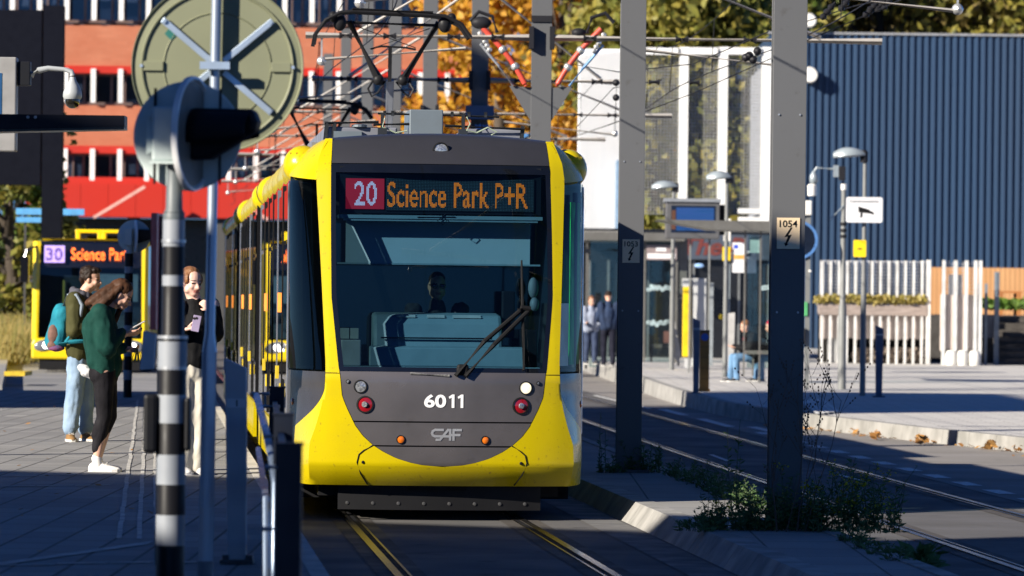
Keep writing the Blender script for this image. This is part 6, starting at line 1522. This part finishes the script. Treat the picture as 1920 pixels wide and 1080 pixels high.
# woman in black with a phone
b = G(356, 889, .38)
t = thing('person', 'woman in a black sweatshirt and cream wide trousers behind the banded pole', 'person', tuple(b))
J = dict(pelvis=V3((.02,0,.94)), chest=V3((.03,0,1.26)), neck=V3((.02,0,1.47)), sl=V3((.16,.05,1.41)), sr=V3((-.12,-.05,1.41)), el=V3((.21,-.05,1.18)), er=V3((-.14,-.10,1.15)), wl=V3((.17,-.13,1.385)), wr=V3((-.05,-.20,1.215)),
         hl=V3((.09,.02,.90)), hr=V3((-.06,-.02,.90)), kl=V3((.085,.0,.49)), kr=V3((-.05,-.03,.49)), al=V3((.06,.0,.09)), ar=V3((-.06,-.04,.09)))
hc_ = (.0,-.02,1.605); bo, P, R, ax = body(t, J, hc_, (.62,-.78,-.12), (.05,0,1), {'r': ((.95,-.1,.2),(0,-.2,1),1,.5), 'l': ((-.75,.15,.65),(-.3,.9,0),.9,.7)}, sk=M('skin_pale', (.70,.45,.36), .5, col2=(.64,.39,.30), scale=9), k=1.02)
bs = cloth('sweat_black', (.010,.010,.011), var=.3)
mb = MB()
for s in 'lr': mb.cone(J['h'+s]+V3((0,0,.02)), J['s'+s], .105, .080); limb(mb, (J['s'+s], J['e'+s], J['w'+s]-(J['w'+s]-J['e'+s])*.12), (.078,.070,.046))
mb.cone(J['pelvis'], J['chest'], .13, .135); mb.cone(J['chest'], J['neck']-V3((0,0,.03)), .125, .07); remesh(mb, 'sweatshirt', bs, t, .010, 5, .009, 12)
tr_ = cloth('trousers_cream', (.58,.54,.45), col2=(.48,.45,.38), scale=5)
mb = MB()
for s in 'lr': limb(mb, (J['h'+s], J['k'+s], J['a'+s]+V3((0,0,-.02))), (.105,.095,.105))
mb.cone(J['pelvis'], J['pelvis']-V3((0,0,.07)), .125, .12); remesh(mb, 'trousers', tr_, t, .011, 5, .012, 11)
hg = M('hair_ginger', (.26,.12,.05), .42, col2=(.16,.07,.03), scale=18, bump=.5, bscale=60)
mb = MB()
for p, q in (((0,-.032,.056),(.083,.098,.084)),((0,-.085,.03),(.06,.06,.06))): mb.ball(P(*p), q, 16, 12, R)
for s in (-1, 1): mb.ball(P(s*.066,.0,.035), (.024,.05,.05), 12, 9, R)
remesh(mb, 'hair', hg, t, .008, 2, .005, 30)
shoe(t, 'shoe', J['ar'], (.35,-1), wsh, white_sole, k=1.05); shoe(t, 'shoe', J['al'], (.6,-1), wsh, white_sole, k=1.05)
ph = thing('phone', 'lilac phone held against the chest of the woman in black', 'phone', tuple(b)); c = V3((.055,-.245,1.265)); mb = MB(); mb.beam(c-V3((.01,0,.065)), c+V3((.015,0,.07)), .068, .010, V3((0,1,0))); mb.build('case', M('phone_lilac', (.34,.28,.42), .3), ph, bevel=.004)
mb = MB(); mb.lathe([(.011,0),(.010,.004)], c+V3((-.015,-.005,.045)), (0,-1,0), 12); mb.lathe([(.011,0),(.010,.004)], c+V3((.005,-.005,.047)), (0,-1,0), 12); mb.build('lens', eyem, ph)

# tram driver
t = thing('person', 'tram driver in sunglasses sitting behind the windscreen', 'person', tuple(mat_loc_rz(T) @ V3((.02, 1.26, .72))), HD)
J = dict(pelvis=V3((0,.1,.52)), chest=V3((0,.06,.86)), neck=V3((0,.03,1.11)), sl=V3((-.20,.04,1.05)), sr=V3((.20,.04,1.05)), el=V3((-.27,-.10,.80)), er=V3((.27,-.10,.80)), wl=V3((-.20,-.22,.70)), wr=V3((.20,-.22,.70)),
         hl=V3((-.1,.1,.50)), hr=V3((.1,.1,.50)), kl=V3((-.12,-.16,.52)), kr=V3((.12,-.16,.52)), al=V3((-.12,-.14,.10)), ar=V3((.12,-.14,.10)))
hc_ = (.0,.0,1.265); bo, P, R, ax = body(t, J, hc_, (.1,-1,-.05), (0,0,1), {'r': ((-.1,-1,.1),(0,0,-1),1,.8), 'l': ((.1,-1,.1),(0,0,-1),1,.8)}, vox=.010)
mb = MB()
for s in 'lr': mb.cone(J['h'+s], J['s'+s], .125, .095); limb(mb, (J['s'+s], J['e'+s], J['w'+s]), (.085,.075,.052))
mb.cone(J['pelvis'], J['chest'], .15, .16); mb.cone(J['chest'], J['neck'], .14, .08); remesh(mb, 'jacket', cloth('driver_jacket', (.06,.07,.085), col2=(.02,.022,.03), scale=9), t, .011, 4, .012, 14)
mb = MB()
for s in 'lr': limb(mb, (J['h'+s], J['k'+s], J['a'+s]), (.10,.07,.05))
remesh(mb, 'trousers', leg_b, t, .012, 3)
mb = MB(); mb.ball(P(0,-.030,.060), (.080,.094,.076), 16, 12, R); remesh(mb, 'hair', hr_d, t, .009, 2, .004, 30)
mb = MB(); mb.ball(P(-.034,.082,.006), (.030,.010,.022), 12, 8, R); mb.ball(P(.034,.082,.006), (.030,.010,.022), 12, 8, R); mb.tube([P(-.075,-.0,.014),P(-.06,.075,.016),P(.06,.075,.016),P(.075,0,.014)], .005, 6); mb.build('sunglasses', M('shades_black', (.004,.004,.005), .1, coat=1), t, smooth=True)

# people by the far shelters
def far_person(b, label, top, legs, hairc, pose, k=1.0, pack=None, fwd=(0,-1,0)):
    t = thing('person', label, 'person', tuple(b)); f = V3(fwd).normalized(); s = V3((-f.y, f.x, 0)); Q = lambda a, c, z: (s*a+f*c+V3((0,0,z)))*k
    if pose == 'stand': J = dict(pelvis=Q(0,0,.94), chest=Q(0,0,1.25), neck=Q(0,.02,1.47), sl=Q(.18,0,1.41), sr=Q(-.18,0,1.41), el=Q(.24,.02,1.12), er=Q(-.24,.02,1.12), wl=Q(.2,.18,1.05), wr=Q(-.2,.18,1.05), hl=Q(.09,0,.9), hr=Q(-.09,0,.9), kl=Q(.1,.04,.5), kr=Q(-.09,-.04,.5), al=Q(.1,.02,.09), ar=Q(-.09,-.10,.09)); hc_ = Q(0,.05,1.61)
    else: J = dict(pelvis=Q(0,0,.52), chest=Q(0,.06,.80), neck=Q(0,.14,1.0), sl=Q(.17,.08,.94), sr=Q(-.17,.08,.94), el=Q(.2,.16,.68), er=Q(-.2,.16,.68), wl=Q(.09,.40,.70), wr=Q(-.09,.40,.72), hl=Q(.09,.02,.50), hr=Q(-.09,.02,.50), kl=Q(.12,.42,.50), kr=Q(-.12,.42,.50), al=Q(.12,.40,.09), ar=Q(-.12,.46,.09)); hc_ = Q(0,.20,1.13)
    bo, P, R, ax = body(t, J, hc_, f+V3((0,0,-.25)), (0,0,1), {'r': (f,(0,0,1),1,.6), 'l': (f,(0,0,1),1,.6)}, vox=.013)
    mb = MB()
    for q in 'lr': mb.cone(J['h'+q], J['s'+q], .12, .09); limb(mb, (J['s'+q], J['e'+q], J['w'+q]), (.085,.075,.055))
    mb.cone(J['pelvis'], J['chest'], .14, .15); mb.cone(J['chest'], J['neck'], .13, .075); remesh(mb, 'jacket', top, t, .015, 3, .01, 12)
    mb = MB()
    for q in 'lr': limb(mb, (J['h'+q], J['k'+q], J['a'+q]), (.10,.08,.065))
    mb.cone(J['pelvis'], J['pelvis']-V3((0,0,.05)), .12, .12); remesh(mb, 'trousers', legs, t, .015, 3, .008, 12)
    mb = MB(); mb.ball(P(0,-.030,.058), (.084,.10,.080), 14, 10, R); remesh(mb, 'hair', hairc, t, .012, 2, .006, 30)
    for q in 'lr': shoe(t, 'shoe', J['a'+q], (f.x, f.y), M('shoe_black', (.02,.02,.025), .5), white_sole)
    return t, J
jd = cloth('jeans_blue', (.16,.29,.46), col2=(.10,.20,.34), scale=5); navj = cloth('jacket_navy', (.03,.05,.11)); blj = cloth('jacket_black', (.012,.012,.014))
b = RB(1413, 716); t, J = far_person(b, 'person sitting in black jacket and blue jeans at the shelter, leaning forward', blj, jd, M('hair_ginger', (.26,.12,.05)), 'sit', fwd=(-1,-.25,0))
mb = MB(); mb.ball(J['chest']+V3((-.145,-.06,.08)), (.03,.07,.09)); mb.build('red_shirt', cloth('shirt_red', (.55,.02,.04)), t, smooth=True)
b2 = b+V3((.55,.5,0)); b2.z = zr(b2.y); t, J = far_person(b2, 'person in a red hood sitting behind pole 1054', blj, jd, cloth('hood_red', (.50,.02,.05)), 'sit', fwd=(-1,-.2,0))
b = W(1141,600,104); b.z = zr(104); t, J = far_person(b, 'person in a navy jacket walking just left of pole 1053', cloth('jacket_deepnavy', (.025,.045,.10), col2=(.02,.03,.06)), cloth('trousers_dark', (.015,.016,.03)), hr_d, 'stand', k=1.05, fwd=(-.2,1,0))
b = W(1108,600,106); b.z = zr(106); t, J = far_person(b, 'person in a pale blue top standing beside the tram', cloth('top_paleblue', (.32,.36,.46)), cloth('trousers_navy', (.05,.07,.13)), M('hair_ginger', (.26,.12,.05)), 'stand', k=.97, fwd=(.3,-1,0))
# ------------------------------------------------------------------ weeds on the island
weed = leaf_mat('weed_leaf', [(.035,.08,.022),(.075,.15,.04),(.12,.20,.07)], trans=.25)
stemm = M('weed_stem', (.08,.11,.04), .8); drys = M('dry_stem', (.13,.085,.06), .85)
yfl = leaf_mat('weed_flower', [(.62,.50,.02),(.75,.66,.03)], trans=.2)
def weeds(name, label, x, y, z, n, r, h0, h1, seed, flowers=0, leafs=.022, spread=(1,1), cat='weeds', lean=.25):
    rr = random.Random(seed); t = thing(name, label, cat, (x, y, z), 0, 'weeds growing on the island'); st = MB(); L = []; Fl = []
    for i in range(n):
        a, q = rr.uniform(0, 6.28), r*math.sqrt(rr.random()); p = V3((q*math.cos(a)*spread[0], q*math.sin(a)*spread[1], 0)); h = rr.uniform(h0, h1)*(1-.5*(q/r)**2)
        top = p+V3((rr.gauss(0,lean)*h, rr.gauss(0,lean)*h, h)); mid = p.lerp(top,.5)+V3((rr.gauss(0,.04)*h,rr.gauss(0,.04)*h,.05*h)); st.tube([p, mid, top], [0.0035,.0028,.0016], 4)
        for k in range(int(8+h*26)):
            f = rr.random()**.8; c = (p.lerp(mid, f*2) if f < .5 else mid.lerp(top, f*2-1)); g = rr.uniform(0, 6.28); s = leafs*1.3*rr.uniform(.6,1.5)*(1.25-f*.7)
            d = V3((math.cos(g), math.sin(g), rr.uniform(-.1,.9))).normalized(); e = d.cross(V3((rr.gauss(0,1),rr.gauss(0,1),rr.gauss(0,1)))).normalized()
            L += [c, c+d*s*.9-e*s*.30, c+d*s*2.1, c+d*s*.9+e*s*.30]
        if i < flowers:
            for k in range(7):
                c = top+V3((rr.gauss(0,.03),rr.gauss(0,.03),rr.uniform(-.06,.02)))
                for m_ in range(3): d = V3((rr.gauss(0,1),rr.gauss(0,1),rr.gauss(0,.6))).normalized()*.012; e = d.cross(V3((0,.3,1))).normalized()*.010; Fl += [c-d, c-e, c+d, c+e]
    st.build('stem', stemm, t); leaf_obj('foliage', np.array([tuple(q) for q in L]), weed, t)
    if Fl: leaf_obj('flower', np.array([tuple(q) for q in Fl]), yfl, t)
    return t
p = G(1575, 975, .16); weeds('weed_clump', 'tall weed clump with yellow flowers right of pole 1054', p.x-.05, 32.0, .16, 120, .42, .20, .66, 3, 50, .020, (1,.55))
p = G(1480, 995, .16); weeds('weed_clump', 'low dark weeds around the foot of pole 1054', 2.05, 32.15, .16, 90, .36, .12, .50, 4, 5, .020, (1,.5))
p = G(1385, 985, .16); weeds('weed_clump', 'spreading weeds left of pole 1054', 1.72, 32.1, .16, 80, .33, .10, .38, 5, 6, .020, (1,.6))
weeds('weed_clump', 'low weed tuft on the kerb left of pole 1054', 1.42, 31.9, .16, 34, .17, .05, .16, 6, 0, .018)
p = G(1392, 960, .16); weeds('tall_weed', 'single tall leafy weed stalk left of pole 1054', 1.74, 32.7, .16, 3, .04, .75, .95, 7, 0, .024, lean=.03)
p = G(1215, 880, .16); weeds('weed_clump', 'dark weeds right of the foot of pole 1053', 1.35, 42.9, .16, 45, .18, .10, .42, 8, 0, .020)
weeds('weed_clump', 'dark weeds left of the foot of pole 1053', 1.02, 42.8, .16, 30, .16, .05, .22, 9, 0, .018)
weeds('tall_weed', 'thin tall weed left of pole 1053', .93, 42.8, .16, 3, .05, .5, .85, 19, 0, .016, lean=.06)
ew = weeds('edge_weeds', 'low weeds scattered along the island edge beyond pole 1054', isl_r(38.5)-.02, 38.5, .15, 170, 1.0, .06, .30, 60, 0, .018, (.13,4.4)); ew.rotation_euler = (0,0,math.atan(.07)); ew['kind'] = 'stuff'
for j in range(4): d = 30.6-j*.7; weeds('weed_tuft', ['trailing weed tuft at the road edge right of pole 1054','grassy weed tuft farther along the road edge','small green tuft before the broad leaved weed','short tuft nearest the picture corner'][j], isl_r(d)+.02, d, .12, 20-3*j, .17, .06, .20, 80+j, 0, .022, (.6,1.3))
p = G(1745, 1062, .1); weeds('broad_weed', 'broad leaved weed at the road edge in the lower right', p.x-.05, p.y, .06, 9, .10, .06, .22, 90, 0, .055)
weeds('weed_tuft', 'green tuft between the platform edge and the tram', plat_e(37.5)+.12, 37.5, .0, 40, .12, .15, .40, 91, 3, .02, (.6,2))
# dry branching stalks in front of and beside pole 1054
t = thing('dry_weed', 'dead branching weed stalks rising before pole 1054', 'weeds', (2.05, 31.9, .16), 0); mb = MB(); rr = random.Random(4)
def branch(p, d, L, r, lev):
    pts = [p]; n = 6
    for i in range(n): d = (d+V3((rr.gauss(0,.10),rr.gauss(0,.10),.05))).normalized(); pts.append(pts[-1]+d*L/n)
    mb.tube(pts, [r*(1-.6*i/n) for i in range(n+1)], 4)
    if lev:
        for k in range(5 if lev > 1 else 4): q = pts[rr.randint(1, n)]; branch(q, (d+V3((rr.gauss(0,.6),rr.gauss(0,.4),rr.uniform(.0,.5)))).normalized(), L*rr.uniform(.25,.5), r*.5, lev-1)
    else:
        for k in range(3): mb.ball(pts[-1-k], (.007,.007,.009), 5, 4)
for (dx, lx, L) in ((-.05,-.10,1.0),(.10,.10,1.1),(.16,.28,1.05),(.02,.02,1.15)): branch(V3((dx,0,0)), V3((lx,0,1)).normalized(), L, .006, 2)
mb.build('stalk', drys, t)
bpy.data.scenes.remove(TMP)
